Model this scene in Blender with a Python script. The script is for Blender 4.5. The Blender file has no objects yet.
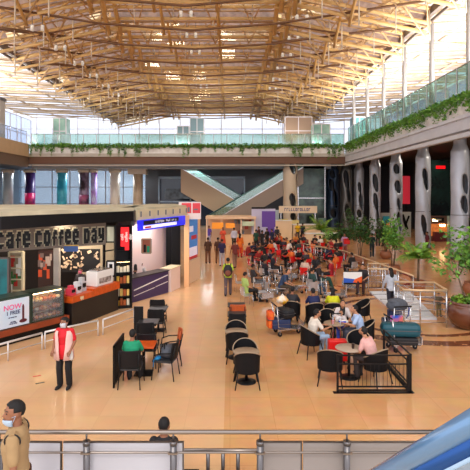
import bpy, bmesh, math, random
from mathutils import Vector, Matrix
PI = math.pi
R = math.radians
rnd = random.Random(7)
scene = bpy.context.scene
COL = scene.collection

# ------------------------------------------------------------ camera, sky, exposure
CAMZ = 4.6
F = 480.0
cam_data = bpy.data.cameras.new('camera')
cam = bpy.data.objects.new('camera', cam_data)
COL.objects.link(cam)
cam.location = (0, 0, CAMZ)
cam.rotation_euler = (PI / 2, 0, 0)
cam_data.sensor_width = 36
cam_data.lens = F / 470 * 36
cam_data.shift_x = 5 / 470
cam_data.shift_y = -42 / 470
cam_data.clip_end = 400
cam_data.clip_start = 0.1
scene.camera = cam

world = bpy.data.worlds.new('sky')
scene.world = world
world.use_nodes = True
wnt = world.node_tree
bg = wnt.nodes['Background']
bg.inputs[0].default_value = (0.93, 0.93, 1.0, 1)
bg.inputs[1].default_value = 1.75

def area(name, loc, size, power, col=(1, 1, 1), rot=(0, 0, 0), sy=None):
    l = bpy.data.lights.new(name, 'AREA')
    l.shape = 'RECTANGLE'
    l.size = size
    l.size_y = sy or size
    l.energy = power
    l.color = col
    o = bpy.data.objects.new(name, l)
    COL.objects.link(o)
    o.location = loc
    o.rotation_euler = rot
    return o

sun = bpy.data.lights.new('sun', 'SUN')
sun.energy = .9
sun.angle = R(12)
sun.color = (1.0, 0.93, 0.82)
so = bpy.data.objects.new('sun', sun)
COL.objects.link(so)
so.rotation_euler = (R(48), R(-6), 0)

# added warm fill lights above the side and cross balconies, brightening the timber roof
for nm_, lc, rt, ln in (('roof_fill_column_side', (15.5, 34, 10.6), (PI, R(28), 0), 44), ('roof_fill_kiosk_side', (-24.5, 36, 10.8), (PI, R(-28), 0), 40)):
    area(nm_, lc, .6, 11500, (1.0, .94, .84), rt, ln)
area('roof_fill_cross_balcony', (-4, 57.5, 10.6), 30, 1100, (1.0, .95, .88), (PI + R(-25), 0, 0), .6)
# added fill lights brightening the kiosk interiors and the space under the balconies
area('cafe_fill_light', (-6.2, 18.6, 3.45), 1.6, 130, (1.0, .86, .7), (0, 0, R(50)), 1.0)
area('kiosk_fill_light', (-3.4, 22.0, 3.42), 2.4, 70, (1.0, .9, .84), (0, 0, R(72)), .6)
for y_ in (30, 38, 46, 54):
    area('side_fill_light', (18.5, y_, 8.3), 2.5, 120, (1.0, .85, .7), (0, 0, 0), .8)
for x_ in (-28, -21, -14, -4, 6):
    area('cross_fill_light', (x_, 60, 7.3), 3.5, 480, (.9, .95, 1.0), (0, 0, 0), 1.0)

vs = scene.view_settings
vs.view_transform = 'Standard'
vs.look = 'None'
vs.gamma = 1
vs.use_curve_mapping = False
vs.exposure = 0.06

# ------------------------------------------------------------ helpers
def lin(c):
    c = c / 255
    return c / 12.92 if c <= 0.04045 else ((c + 0.055) / 1.055) ** 2.4

MATS = {}
def mat(name, rgb=(200, 200, 200), rough=0.5, metal=0.0, emit=0.0, noise=0.0, scale=8.0, bump=0.0, trans=0.0, alpha=1.0, spec=0.5, rgb2=None, coat=0.0):
    if name in MATS:
        return MATS[name]
    m = bpy.data.materials.new(name)
    m.use_nodes = True
    nt = m.node_tree
    b = nt.nodes['Principled BSDF']
    c = tuple(lin(v) for v in rgb) + (1,)
    b.inputs['Base Color'].default_value = c
    b.inputs['Roughness'].default_value = rough
    b.inputs['Metallic'].default_value = metal
    b.inputs['Specular IOR Level'].default_value = spec
    b.inputs['Transmission Weight'].default_value = trans
    b.inputs['Coat Weight'].default_value = coat
    b.inputs['Alpha'].default_value = alpha
    if emit:
        b.inputs['Emission Color'].default_value = c
        b.inputs['Emission Strength'].default_value = emit
    if noise or rgb2 or bump:
        tc = nt.nodes.new('ShaderNodeTexCoord')
        n = nt.nodes.new('ShaderNodeTexNoise')
        n.inputs['Scale'].default_value = scale
        n.inputs['Detail'].default_value = 4
        nt.links.new(tc.outputs['Object'], n.inputs['Vector'])
        if noise or rgb2:
            r = nt.nodes.new('ShaderNodeValToRGB')
            if rgb2:
                c2 = tuple(lin(v) for v in rgb2) + (1,)
                r.color_ramp.elements[0].position = .38
                r.color_ramp.elements[1].position = .62
            else:
                c2 = tuple(v * (1 - noise) for v in c[:3]) + (1,)
                r.color_ramp.elements[0].position = .3
                r.color_ramp.elements[1].position = .7
            r.color_ramp.elements[0].color = c2
            r.color_ramp.elements[1].color = c
            nt.links.new(n.outputs['Fac'], r.inputs['Fac'])
            nt.links.new(r.outputs['Color'], b.inputs['Base Color'])
        if bump:
            bp = nt.nodes.new('ShaderNodeBump')
            bp.inputs['Strength'].default_value = bump
            nt.links.new(n.outputs['Fac'], bp.inputs['Height'])
            nt.links.new(bp.outputs['Normal'], b.inputs['Normal'])
    MATS[name] = m
    return m

def glassmat(name, rgb, mixf=0.25, rough=0.05):
    """thin architectural glass: mostly clear, tinted, with a mirror share"""
    if name in MATS:
        return MATS[name]
    m = bpy.data.materials.new(name)
    m.use_nodes = True
    nt = m.node_tree
    nt.nodes.clear()
    out = nt.nodes.new('ShaderNodeOutputMaterial')
    t = nt.nodes.new('ShaderNodeBsdfTransparent')
    t.inputs[0].default_value = tuple(lin(v) for v in rgb) + (1,)
    g = nt.nodes.new('ShaderNodeBsdfGlossy')
    g.inputs['Roughness'].default_value = rough
    d = nt.nodes.new('ShaderNodeBsdfDiffuse')
    d.inputs[0].default_value = tuple(lin(v) for v in rgb) + (1,)
    m1 = nt.nodes.new('ShaderNodeMixShader')
    m1.inputs[0].default_value = 0.5
    nt.links.new(g.outputs[0], m1.inputs[1])
    nt.links.new(d.outputs[0], m1.inputs[2])
    m2 = nt.nodes.new('ShaderNodeMixShader')
    m2.inputs[0].default_value = mixf
    nt.links.new(t.outputs[0], m2.inputs[1])
    nt.links.new(m1.outputs[0], m2.inputs[2])
    nt.links.new(m2.outputs[0], out.inputs[0])
    MATS[name] = m
    return m

def translucent(name, rgb, k=.4, rgb2=None):
    if name in MATS: return MATS[name]
    m = mat(name, rgb, .8, noise=.25, scale=1.3, rgb2=rgb2)
    nt = m.node_tree
    b_ = nt.nodes['Principled BSDF']; out = nt.nodes['Material Output']
    t_ = nt.nodes.new('ShaderNodeBsdfTranslucent')
    t_.inputs[0].default_value = tuple(lin(v) for v in rgb) + (1,)
    mx = nt.nodes.new('ShaderNodeMixShader'); mx.inputs[0].default_value = k
    nt.links.new(b_.outputs[0], mx.inputs[1]); nt.links.new(t_.outputs[0], mx.inputs[2]); nt.links.new(mx.outputs[0], out.inputs[0])
    return m

class MB:
    def __init__(s):
        s.v = []; s.f = []; s.m = []; s.s = []
    def add(s, vs, fs, mi=0, smooth=False):
        o = len(s.v)
        s.v += [tuple(v) for v in vs]
        for f in fs:
            s.f.append(tuple(i + o for i in f)); s.m.append(mi); s.s.append(smooth)
        return s
    def box(s, c, sz, rz=0, mi=0, M=None, ch=0.0):
        hx, hy, hz = sz[0] / 2, sz[1] / 2, sz[2] / 2
        vs = [Vector((x, y, z)) for z in (-hz, hz) for y in (-hy, hy) for x in (-hx, hx)]
        if M is None:
            M = Matrix.Rotation(rz, 3, 'Z')
        vs = [M @ v + Vector(c) for v in vs]
        fs = [(0, 2, 3, 1), (4, 5, 7, 6), (0, 1, 5, 4), (2, 6, 7, 3), (0, 4, 6, 2), (1, 3, 7, 5)]
        return s.add(vs, fs, mi)
    def bb(s, x0, x1, y0, y1, z0, z1, mi=0):
        return s.box(((x0 + x1) / 2, (y0 + y1) / 2, (z0 + z1) / 2), (x1 - x0, y1 - y0, z1 - z0), 0, mi)
    def bar(s, p0, p1, w, h, mi=0):
        p0 = Vector(p0); p1 = Vector(p1)
        d = p1 - p0
        L = d.length
        if L < 1e-6: return s
        d.normalize()
        up = Vector((0, 0, 1)) if abs(d.z) < .98 else Vector((0, 1, 0))
        x = d.cross(up).normalized(); z = x.cross(d).normalized()
        M = Matrix((x, d, z)).transposed()
        return s.box((p0 + p1) / 2, (w, L, h), 0, mi, M)
    def slab(s, a, b, z0, z1, t, mi=0):
        """vertical wall between plan points a and b"""
        a = Vector((a[0], a[1], 0)); b = Vector((b[0], b[1], 0))
        d = (b - a); L = d.length
        return s.box(((a.x + b.x) / 2, (a.y + b.y) / 2, (z0 + z1) / 2), (L, t, z1 - z0), math.atan2(d.y, d.x), mi)
    def tube(s, path, rad, n=8, mi=0, lat=None, caps=True, smooth=True):
        """loft along path; rad = list of r or (rx, ry); lat = fixed lateral axis"""
        P = [Vector(p) for p in path]
        if not isinstance(rad, (list, tuple)):
            rad = [rad] * len(P)
        k = len(P)
        vs = []; prev = None
        for i in range(k):
            t = (P[min(i + 1, k - 1)] - P[max(i - 1, 0)])
            if t.length < 1e-9: t = Vector((0, 0, 1))
            t.normalize()
            if lat is not None:
                x = Vector(lat)
                x = (x - t * x.dot(t))
                if x.length < 1e-4: x = Vector((0, 1, 0))
                x.normalize()
            elif prev is None:
                up = Vector((0, 0, 1)) if abs(t.z) < .9 else Vector((1, 0, 0))
                x = t.cross(up).normalized()
            else:
                x = (prev - t * prev.dot(t)).normalized()
            prev = x
            y = t.cross(x).normalized()
            r = rad[i]
            rx, ry = r if isinstance(r, (tuple, list)) else (r, r)
            for j in range(n):
                a = 2 * PI * j / n
                vs.append(P[i] + x * (rx * math.cos(a)) + y * (ry * math.sin(a)))
        fs = []
        for i in range(k - 1):
            for j in range(n):
                j2 = (j + 1) % n
                fs.append((i * n + j, i * n + j2, (i + 1) * n + j2, (i + 1) * n + j))
        s.add(vs, fs, mi, smooth)
        if caps:
            o = len(s.v) - len(vs)
            s.f.append(tuple(o + j for j in reversed(range(n)))); s.m.append(mi); s.s.append(False)
            s.f.append(tuple(o + (k - 1) * n + j for j in range(n))); s.m.append(mi); s.s.append(False)
        return s
    def cyl(s, p0, p1, r, n=12, mi=0, r1=None):
        return s.tube([p0, p1], [r, r if r1 is None else r1], n, mi)
    def lathe(s, prof, c=(0, 0, 0), n=20, mi=0):
        c = Vector(c)
        vs = [c + Vector((r * math.cos(2 * PI * j / n), r * math.sin(2 * PI * j / n), z)) for r, z in prof for j in range(n)]
        fs = [(i * n + j, i * n + (j + 1) % n, (i + 1) * n + (j + 1) % n, (i + 1) * n + j) for i in range(len(prof) - 1) for j in range(n)]
        s.add(vs, fs, mi, True)
        o = len(s.v) - len(vs)
        if prof[0][0] > 1e-4:
            s.f.append(tuple(o + j for j in reversed(range(n)))); s.m.append(mi); s.s.append(False)
        if prof[-1][0] > 1e-4:
            s.f.append(tuple(o + (len(prof) - 1) * n + j for j in range(n))); s.m.append(mi); s.s.append(False)
        return s
    def ball(s, c, r, n=12, mi=0, fn=None, k=None):
        c = Vector(c)
        if not isinstance(r, (tuple, list)): r = (r, r, r)
        k = k or max(6, n // 2 + 1)
        vs = [Vector((0, 0, -1))]
        for i in range(1, k):
            a = -PI / 2 + PI * i / k
            for j in range(n):
                b = 2 * PI * j / n
                vs.append(Vector((math.cos(a) * math.cos(b), math.cos(a) * math.sin(b), math.sin(a))))
        vs.append(Vector((0, 0, 1)))
        out = []
        for v in vs:
            sc = fn(v) if fn else 1.0
            out.append(c + Vector((v.x * r[0], v.y * r[1], v.z * r[2])) * sc)
        fs = []
        for j in range(n):
            fs.append((0, 1 + (j + 1) % n, 1 + j))
            fs.append((len(vs) - 1, 1 + (k - 2) * n + j, 1 + (k - 2) * n + (j + 1) % n))
        for i in range(k - 2):
            for j in range(n):
                fs.append((1 + i * n + j, 1 + i * n + (j + 1) % n, 1 + (i + 1) * n + (j + 1) % n, 1 + (i + 1) * n + j))
        return s.add(out, fs, mi, True)
    def prism(s, pts, z0, z1, mi=0):
        n = len(pts)
        vs = [(p[0], p[1], z0) for p in pts] + [(p[0], p[1], z1) for p in pts]
        fs = [tuple(reversed(range(n))), tuple(range(n, 2 * n))] + [(i, (i + 1) % n, n + (i + 1) % n, n + i) for i in range(n)]
        return s.add(vs, fs, mi)
    def move(s, d):
        d = Vector(d)
        s.v = [tuple(Vector(v) + d) for v in s.v]
        return s
    def rot(s, M):
        s.v = [tuple(M @ Vector(v)) for v in s.v]
        return s

def mesh_of(mb, name, mats):
    me = bpy.data.meshes.new(name)
    me.from_pydata(mb.v, [], mb.f)
    for m in (mats if isinstance(mats, (list, tuple)) else [mats]):
        me.materials.append(m)
    me.polygons.foreach_set('material_index', mb.m)
    me.polygons.foreach_set('use_smooth', mb.s)
    me.update()
    bm = bmesh.new(); bm.from_mesh(me)
    bmesh.ops.recalc_face_normals(bm, faces=bm.faces)
    bm.to_mesh(me); bm.free()
    return me

def obj(name, mb, mats, parent=None, world=False, bevel=0.0):
    """one mesh object; world=True: coordinates are in the place, parent is an unrotated root"""
    if world and parent is not None:
        mb.move(-parent.location)
    o = bpy.data.objects.new(name, mesh_of(mb, name, mats))
    COL.objects.link(o)
    if parent is not None:
        o.parent = parent
    if bevel:
        b = o.modifiers.new('edge', 'BEVEL'); b.width = bevel; b.segments = 2
    return o

def thing(name, label, cat, loc=(0, 0, 0), rz=0, group=None):
    o = bpy.data.objects.new(name, None)
    COL.objects.link(o)
    o.empty_display_size = .1
    o.location = loc; o.rotation_euler = (0, 0, rz)
    return tag(o, label, cat, group)

def tag(o, label, cat, group=None, kind=None):
    if label: o['label'] = label
    if cat: o['category'] = cat
    if group: o['group'] = group
    if kind: o['kind'] = kind
    return o

def struct(name, mb, mats, parent=None):
    o = obj(name, mb, mats, parent)
    if parent is None: o['kind'] = 'structure'
    return o

def copy_tree(o, parent=None):
    c = o.copy(); COL.objects.link(c)
    if parent is not None: c.parent = parent
    for ch in o.children: copy_tree(ch, c)
    return c

USED = set()
def place(proto, loc, rz=0, label=None, group=None, sc=None):
    """the first call moves the prototype itself, later calls copy it"""
    if proto.name not in USED:
        USED.add(proto.name); o = proto
    else:
        o = copy_tree(proto)
    o.location = loc
    o.rotation_euler = (0, 0, rz)
    if sc: o.scale = (sc, sc, sc)
    if label: o['label'] = label
    if group: o['group'] = group
    return o

def pt(px, Y, z=None, py=None):
    """a point of the place at distance Y seen at pixel px (and py)"""
    X = (px - 230) / F * Y
    if z is None: z = CAMZ - (py - 193) / F * Y
    return Vector((X, Y, z))

def gr(px, py, z=0.0):
    Y = (CAMZ - z) * F / (py - 193)
    return Vector(((px - 230) / F * Y, Y, z))

def text(name, body, size, loc, rot, mats, parent, ext=0.01, off=0.0, align='CENTER', sx=1.0, world=True, shear=0.0):
    c = bpy.data.curves.new(name, 'FONT')
    c.body = body; c.size = size; c.extrude = ext; c.offset = off
    c.align_x = align; c.align_y = 'CENTER'; c.shear = shear
    t = bpy.data.objects.new('tmp', c)
    COL.objects.link(t)
    bpy.context.view_layer.update()
    me = bpy.data.meshes.new_from_object(t.evaluated_get(bpy.context.evaluated_depsgraph_get()))
    bpy.data.objects.remove(t)
    me.materials.clear(); me.materials.append(mats)
    o = bpy.data.objects.new(name, me)
    COL.objects.link(o)
    o.rotation_euler = rot
    o.scale = (sx, 1, 1)
    o.location = Vector(loc) - (parent.location if (parent is not None and world) else Vector((0, 0, 0)))
    if parent is not None: o.parent = parent
    return o

# ------------------------------------------------------------ materials
M = {}
M['steel'] = mat('brushed_steel', (205, 205, 208), .25, .9)
M['steel_d'] = mat('dark_steel', (110, 108, 110), .3, .8)
M['black'] = mat('black_paint', (13, 12, 14), .5, spec=.3)
M['blackgl'] = mat('black_gloss', (8, 8, 10), .35, spec=.3)
M['wicker'] = mat('black_wicker', (17, 16, 19), .6, spec=.25, noise=.5, scale=60, bump=.4)
M['tan'] = mat('tan_cane', (158, 136, 112), .5)
M['white'] = mat('white_paint', (238, 236, 232), .5)
M['cream'] = mat('cream_paint', (226, 212, 176), .6, noise=.12, scale=3)
M['conc'] = mat('pale_concrete', (196, 190, 180), .6, noise=.15, scale=2)
M['orange'] = mat('orange_wood', (224, 92, 28), .35, noise=.3, scale=6)
M['wood'] = mat('orange_brown_wood', (200, 92, 44), .4, noise=.3, scale=9)
M['red'] = mat('red_plastic', (216, 22, 22), .35)
M['bamboo'] = mat('yellow_timber', (246, 208, 142), .5, noise=.15, scale=1.5)
M['bambood'] = mat('brown_tie_rod', (112, 76, 48), .6)
M['deckm'] = mat('roof_boards', (214, 186, 168), .7, noise=.3, scale=1.2)
M['glassg'] = glassmat('green_glass', (205, 232, 226), .30)
M['glassw'] = glassmat('clear_glass', (240, 244, 250), .12)
M['fascia'] = mat('taupe_fascia', (112, 78, 60), .6, noise=.1, scale=1)
# ------------------------------------------------------------ floor
def floor_material():
    m = bpy.data.materials.new('granite_floor'); m.use_nodes = True
    nt = m.node_tree; b = nt.nodes['Principled BSDF']
    N = nt.nodes.new; L = nt.links.new
    tc = N('ShaderNodeTexCoord')
    sep = N('ShaderNodeSeparateXYZ'); L(tc.outputs['Object'], sep.inputs[0])
    br = N('ShaderNodeTexBrick')
    br.offset = 0; br.inputs['Scale'].default_value = 1.0
    br.inputs['Brick Width'].default_value = .9; br.inputs['Row Height'].default_value = .9
    br.inputs['Mortar Size'].default_value = .006
    br.inputs['Color1'].default_value = (lin(232), lin(178), lin(124), 1)
    br.inputs['Color2'].default_value = (lin(226), lin(168), lin(112), 1)
    br.inputs['Mortar'].default_value = (lin(214), lin(156), lin(104), 1)
    L(tc.outputs['Object'], br.inputs['Vector'])
    ns = N('ShaderNodeTexNoise'); ns.inputs['Scale'].default_value = 2.2; ns.inputs['Detail'].default_value = 6
    L(tc.outputs['Object'], ns.inputs['Vector'])
    mx = N('ShaderNodeMixRGB'); mx.blend_type = 'MULTIPLY'; mx.inputs[0].default_value = .3
    L(br.outputs['Color'], mx.inputs[1]); L(ns.outputs['Color'], mx.inputs[2])
    # paler walkway on the left of the seating
    lt = N('ShaderNodeMath'); lt.operation = 'LESS_THAN'; lt.inputs[1].default_value = -.12
    L(sep.outputs['X'], lt.inputs[0])
    sc_ = N('ShaderNodeMath'); sc_.operation = 'MULTIPLY'; sc_.inputs[1].default_value = .38
    L(lt.outputs[0], sc_.inputs[0])
    m2 = N('ShaderNodeMixRGB'); m2.inputs[2].default_value = (lin(240), lin(206), lin(166), 1)
    L(sc_.outputs[0], m2.inputs[0]); L(mx.outputs[0], m2.inputs[1])
    # dark mosaic rings by the stair railing
    def ring(cx, cy, r0, r1, inp, colr):
        v = N('ShaderNodeVectorMath'); v.operation = 'DISTANCE'; v.inputs[1].default_value = (cx, cy, 0)
        L(tc.outputs['Object'], v.inputs[0])
        a = N('ShaderNodeMath'); a.operation = 'GREATER_THAN'; a.inputs[1].default_value = r0
        c = N('ShaderNodeMath'); c.operation = 'LESS_THAN'; c.inputs[1].default_value = r1
        L(v.outputs['Value'], a.inputs[0]); L(v.outputs['Value'], c.inputs[0])
        q = N('ShaderNodeMath'); q.operation = 'MULTIPLY'; L(a.outputs[0], q.inputs[0]); L(c.outputs[0], q.inputs[1])
        k = N('ShaderNodeTexVoronoi'); k.inputs['Scale'].default_value = 5; L(tc.outputs['Object'], k.inputs['Vector'])
        g = N('ShaderNodeMath'); g.operation = 'GREATER_THAN'; g.inputs[1].default_value = .2; L(k.outputs['Distance'], g.inputs[0])
        q2 = N('ShaderNodeMath'); q2.operation = 'MULTIPLY'; L(q.outputs[0], q2.inputs[0]); L(g.outputs[0], q2.inputs[1])
        mm = N('ShaderNodeMixRGB'); mm.inputs[2].default_value = colr
        L(q2.outputs[0], mm.inputs[0]); L(inp, mm.inputs[1])
        return mm.outputs[0]
    dk = (lin(120), lin(70), lin(44), 1)
    o = ring(6.8, 18.2, 2.6, 2.85, m2.outputs[0], dk)
    o = ring(6.8, 18.2, 3.3, 3.8, o, dk)
    o = ring(6.8, 26.5, 3.0, 3.3, o, dk)
    L(o, b.inputs['Base Color'])
    b.inputs['Roughness'].default_value = .16
    rr = N('ShaderNodeMapRange'); rr.inputs['To Min'].default_value = .10; rr.inputs['To Max'].default_value = .24
    L(ns.outputs['Fac'], rr.inputs['Value']); L(rr.outputs[0], b.inputs['Roughness'])
    return m
fm = floor_material()
struct('floor', MB().bb(-40, 34, -8, 82, -.3, 0), fm)

# ------------------------------------------------------------ upper floors, balconies
XR, XL, YB = 13.2, -23.0, 55.0
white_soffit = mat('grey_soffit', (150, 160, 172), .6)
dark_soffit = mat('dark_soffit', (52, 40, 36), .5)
beamm = mat('pale_beam', (222, 226, 234), .45, noise=.1, scale=1)
fas = M['fascia']
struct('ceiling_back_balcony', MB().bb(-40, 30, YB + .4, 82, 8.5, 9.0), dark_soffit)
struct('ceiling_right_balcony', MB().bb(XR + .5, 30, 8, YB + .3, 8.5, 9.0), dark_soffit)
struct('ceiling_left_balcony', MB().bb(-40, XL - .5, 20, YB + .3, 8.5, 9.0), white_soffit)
# fascia beams
mb = MB().bb(XL, XR, YB, YB + .4, 7.95, 8.75)
struct('trim_1', mb, fas)
mb = MB().bb(XL - .2, XR + .1, YB - .12, YB + .5, 8.75, 9.12)
mb.bb(XL - .2, XR + .1, YB - .05, YB + .1, 7.72, 7.84)
struct('trim_2', mb, M['conc'])
mb = MB().bb(XR, XR + .5, 8, YB, 8.15, 8.8)
mb.bb(XR - .15, XR + .6, 8, YB, 8.8, 9.0)
mb.bb(XR - .05, XR + .3, 8, YB, 7.75, 8.0)
struct('trim_3', mb, beamm)
tanb = mat('tan_balcony_face', (206, 178, 140), .6, noise=.1, scale=1)
mb = MB().bb(XL - .5, XL, 20, YB, 8.75, 10.2)
struct('wall_left_balcony', mb, tanb)
mb = MB().bb(XL - .9, XL - .1, 20, YB + .2, 7.6, 8.75)
struct('trim_4', mb, mat('grey_brown_beam', (110, 92, 76), .6))
# far stretch of the soffit above the left columns
struct('trim_5', MB().bb(-23.5, 12, 57, 58.5, 7.5, 8.4), white_soffit)

# walls
darkw = mat('dark_wall', (40, 36, 38), .5)
mb = MB().bb(-12, 24, 68, 68.4, 0, 8.5)
struct('wall_back', mb, mat('charcoal_wall', (44, 44, 52), .35))
struct('wall_right', MB().bb(24, 24.4, 8, 82, 0, 8.5), darkw)
struct('wall_left', MB().bb(-36, -35.6, 10, 82, 0, 8.5), mat('pale_blue_wall', (150, 172, 190), .5))
# upper outer parapets
def facade(name, a, b, z0, z1, step, gm, rows=3):
    """a window wall: frame bars and one pane sheet"""
    a = Vector((a[0], a[1], 0)); b = Vector((b[0], b[1], 0)); L = (b - a).length; d = (b - a) / L
    n = max(1, round(L / step))
    fr = MB()
    for i in range(n + 1):
        p = a + d * (L * i / n)
        fr.bar((p.x, p.y, z0), (p.x, p.y, z1), .14, .14)
    for k in range(rows + 1):
        z = z0 + (z1 - z0) * k / rows
        fr.bar((a.x, a.y, z), (b.x, b.y, z), .12, .12)
    o = struct(name, fr, mat('pale_mullion', (214, 208, 214), .4))
    obj('pane', MB().slab(a, b, z0 + .02, z1 - .02, .03), gm, o)
    return o
facade('window_1', (-40, 82), (30, 82), 9, 18.8, 3.5, M['glassw'])
facade('window_2', (26, 12), (26, 82), 9, 17.2, 3.0, glassmat('lavender_glass', (212, 210, 232), .4, .2), 5)
facade('window_3', (-34, 20), (-34, 82), 9, 17, 4.0, M['glassw'])
facade('window_4', (-36, 81), (-12, 81), 0, 8.4, 3.0, glassmat('grey_blue_glass', (206, 218, 228), .35, .2), 3)

# ------------------------------------------------------------ roof
XLe, XRe = -18.5, 13.2
def dz(X):
    return -.21 * max(0, -9.5 - X) - .21 * max(0, X - 3.5)
BAY = 4.8
roof = bpy.data.objects.new('ceiling', None); COL.objects.link(roof); roof['kind'] = 'structure'
XS = [XLe - .4, -14, -9.5, -5.2, -.9, 3.5, 8.2, XRe + .2]
r2 = random.Random(3)
hang = MB(); deck = MB(); pane = MB(); purl = MB(); raft = MB(); rods = MB(); lattice = MB()
for k in range(-4, 12):
    Y0 = 24 + BAY * k
    Ya, Yb, za, zb = Y0, Y0 + 4.1, 20.3, 17.5
    def PT(X, t, off=0):
        return Vector((X, Ya + (Yb - Ya) * t, za + (zb - za) * t + dz(X) + off))
    # deck strips: sheets of boards with a few roof lights
    nx = 20; nt_ = 4
    xs = [XS[0] + (XS[-1] - XS[0]) * i / nx for i in range(nx + 1)]
    for i in range(nx):
        for j in range(nt_):
            a, b_ = xs[i], xs[i + 1]
            q = [PT(a, j / nt_, .55), PT(b_, j / nt_, .55), PT(b_, (j + 1) / nt_, .55), PT(a, (j + 1) / nt_, .55)]
            tgt = pane if r2.random() < (.16 if j != 1 else .3) else deck
            tgt.add(q, [(0, 1, 2, 3)])
    # riser of the saw tooth, glazed
    for i in range(nx):
        a, b_ = xs[i], xs[i + 1]
        pane.add([PT(a, 1, .55), PT(b_, 1, .55), Vector((b_, Y0 + BAY, 20.85 + dz(b_))), Vector((a, Y0 + BAY, 20.85 + dz(a)))], [(0, 1, 2, 3)])
    for t in (.02, .2, .4, .6, .8, .98):
        seg = [XS[0], -9.5, 3.5, XS[-1]]
        o_ = r2.uniform(-.1, .15)
        for a, b_ in zip(seg, seg[1:]):
            purl.cyl(PT(a, t, o_), PT(b_, t, o_), .13, 7)
    for t in (.06, .13, .27, .34, .47, .54, .67, .74, .87, .93):
        seg = [XS[0], -9.5, 3.5, XS[-1]]
        for a, b_ in zip(seg, seg[1:]):
            lattice.cyl(PT(a, t, .25), PT(b_, t, .25), .065, 5)
    for X in XS[1:-1]:
        w = .17 if X in (-9.5, 3.5) else .12
        raft.cyl(PT(X, -.04, -.3), PT(X, 1.04, -.3), w, 8)
        if X in (-9.5, 3.5):
            raft.cyl(PT(X + .9, -.04, -.3), PT(X + .9, 1.04, -.3), w, 8)
        raft.cyl(PT(X, 1, -.3), Vector((X, Y0 + BAY, 20.0 + dz(X))), .09, 6)
    # web members in the side slopes
    for (a, b_) in ((XS[0], -14), (-14, -9.5), (3.5, 8.2), (8.2, XS[-1])):
        lattice.cyl(PT(a, 0, -.15), PT(b_, 1, -.15), .07, 6)
        lattice.cyl(PT(b_, 0, -.15), PT(a, 1, -.15), .07, 6)
        raft.cyl(PT(a, .5, -.55), PT(b_, .1, -.55), .09, 6)
    # zigzag webs all over, and pale vertical hangers
    m_ = 22
    for i in range(m_):
        a = XS[0] + (XS[-1] - XS[0]) * i / m_; b_ = XS[0] + (XS[-1] - XS[0]) * (i + 1) / m_
        lattice.cyl(PT(a, .1 if i % 2 else .9, -.1), PT(b_, .9 if i % 2 else .1, -.1), .055, 5)
        lattice.cyl(PT(a, .5, -.6), PT(b_, .5 + r2.uniform(-.3, .3), .1), .05, 5)
        if i % 2 == 0:
            hang.cyl(PT(a, r2.random(), .1), PT(a, .6, -r2.uniform(.5, 1.6)), .04, 5)
    for X in (-18.3, -16.2, -14, -11.8, 6, 8.4, 10.8, 13.0):
        hang.cyl(PT(X, .6, 0), PT(X, .6, -2.1), .05, 6)
    # shallow V tie rods, centre swept back
    zc = 17.0
    rods.tube([(XLe, Y0 - 4.2, 16.7), (-9.5, Y0 + 1.5, 17.0), (-3, Y0 + 3, zc), (3.5, Y0 + 1.5, 17.0), (XRe, Y0 - 3.8, 16.7)], .085, 6)
    if k % 2 == 0:
        rods.tube([(XLe, Y0 + 5, 16.7), (-9.5, Y0 + 1.5, 17.0)], .06, 6)
        rods.tube([(XRe, Y0 + 5, 16.7), (3.5, Y0 + 1.5, 17.0)], .06, 6)
        rods.tube([(XLe, Y0 + 1, 16.6), (-9.5, Y0 + 7, 17.3)], .09, 6)
        rods.tube([(XRe, Y0 + 1, 16.6), (3.5, Y0 + 7, 17.3)], .09, 6)
obj('roof_deck', deck, translucent('roof_membrane', (214, 190, 176), .36, (112, 86, 84)), roof)
obj('hanger_frame', hang, mat('pale_hanger', (220, 206, 186), .5), roof)
obj('roof_light', pane, glassmat('roof_light_glass', (255, 246, 226), .15), roof)
obj('purlin_frame', purl, M['bamboo'], roof)
obj('rafter_frame', raft, mat('orange_timber', (218, 172, 104), .5, noise=.2, scale=1.5), roof)
obj('lattice_frame', lattice, mat('tan_timber', (206, 170, 126), .5), roof)
obj('tie_rod_frame', rods, M['bambood'], roof)
# edge beams with the service pipe
for nm, X in (('trim_6', XLe), ('trim_7', XRe)):
    mb = MB().bar((X, 4, 16.5), (X, 82, 16.5), .3, .5)
    mb.cyl((X + (-.5 if X > 0 else .5) * -1, 4, 16.3), (X + (.5 if X > 0 else -.5), 82, 16.3), .12, 8)
    struct(nm, mb, mat('edge_beam', (112, 98, 92), .5))
# side roofs to the outer window walls: pale membrane strips between glass
rg0 = random.Random(17)
for nm, xa_, xb_, y00, n_ in (('ceiling_right_side', XRe + .3, 26, 6, 15), ('ceiling_left_side', XLe - .6, -34, 18, 12)):
    mb = MB(); gl = MB(); fr = MB()
    za_, zb_ = 17.1, 17.7
    for k in range(n_):
        y0 = y00 + 5.2 * k
        mb.add([(xa_, y0, za_), (xb_, y0, zb_), (xb_, y0 + 3.0, zb_), (xa_, y0 + 3.0, za_)], [(0, 1, 2, 3)])
        gl.add([(xa_, y0 + 3.0, za_), (xb_, y0 + 3.0, zb_), (xb_, y0 + 5.2, zb_), (xa_, y0 + 5.2, za_)], [(0, 1, 2, 3)])
        for yy in (0, 2.6):
            fr.cyl((xa_, y0 + yy, za_ - .3), (xb_, y0 + yy, zb_ - .3), .09, 6)
        fr.cyl((xa_, y0, za_ - .5), (xb_, y0 + 5.2, zb_ - .5), .06, 6)
        fr.cyl((xa_, y0 + 5.2, za_ - .5), (xb_, y0, zb_ - .5), .06, 6)
    for q_ in (.3, .65, .95):
        x = xa_ + (xb_ - xa_) * q_
        fr.cyl((x, y00, za_ - .3), (x, 82, zb_ - .3), .08, 6)
    s = struct(nm, mb, translucent('side_membrane', (196, 178, 166), .3))
    obj('roof_pane', gl, M['glassw'], s)
    obj('rafter_frame', fr, mat('pale_timber', (206, 180, 146), .5), s)

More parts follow.
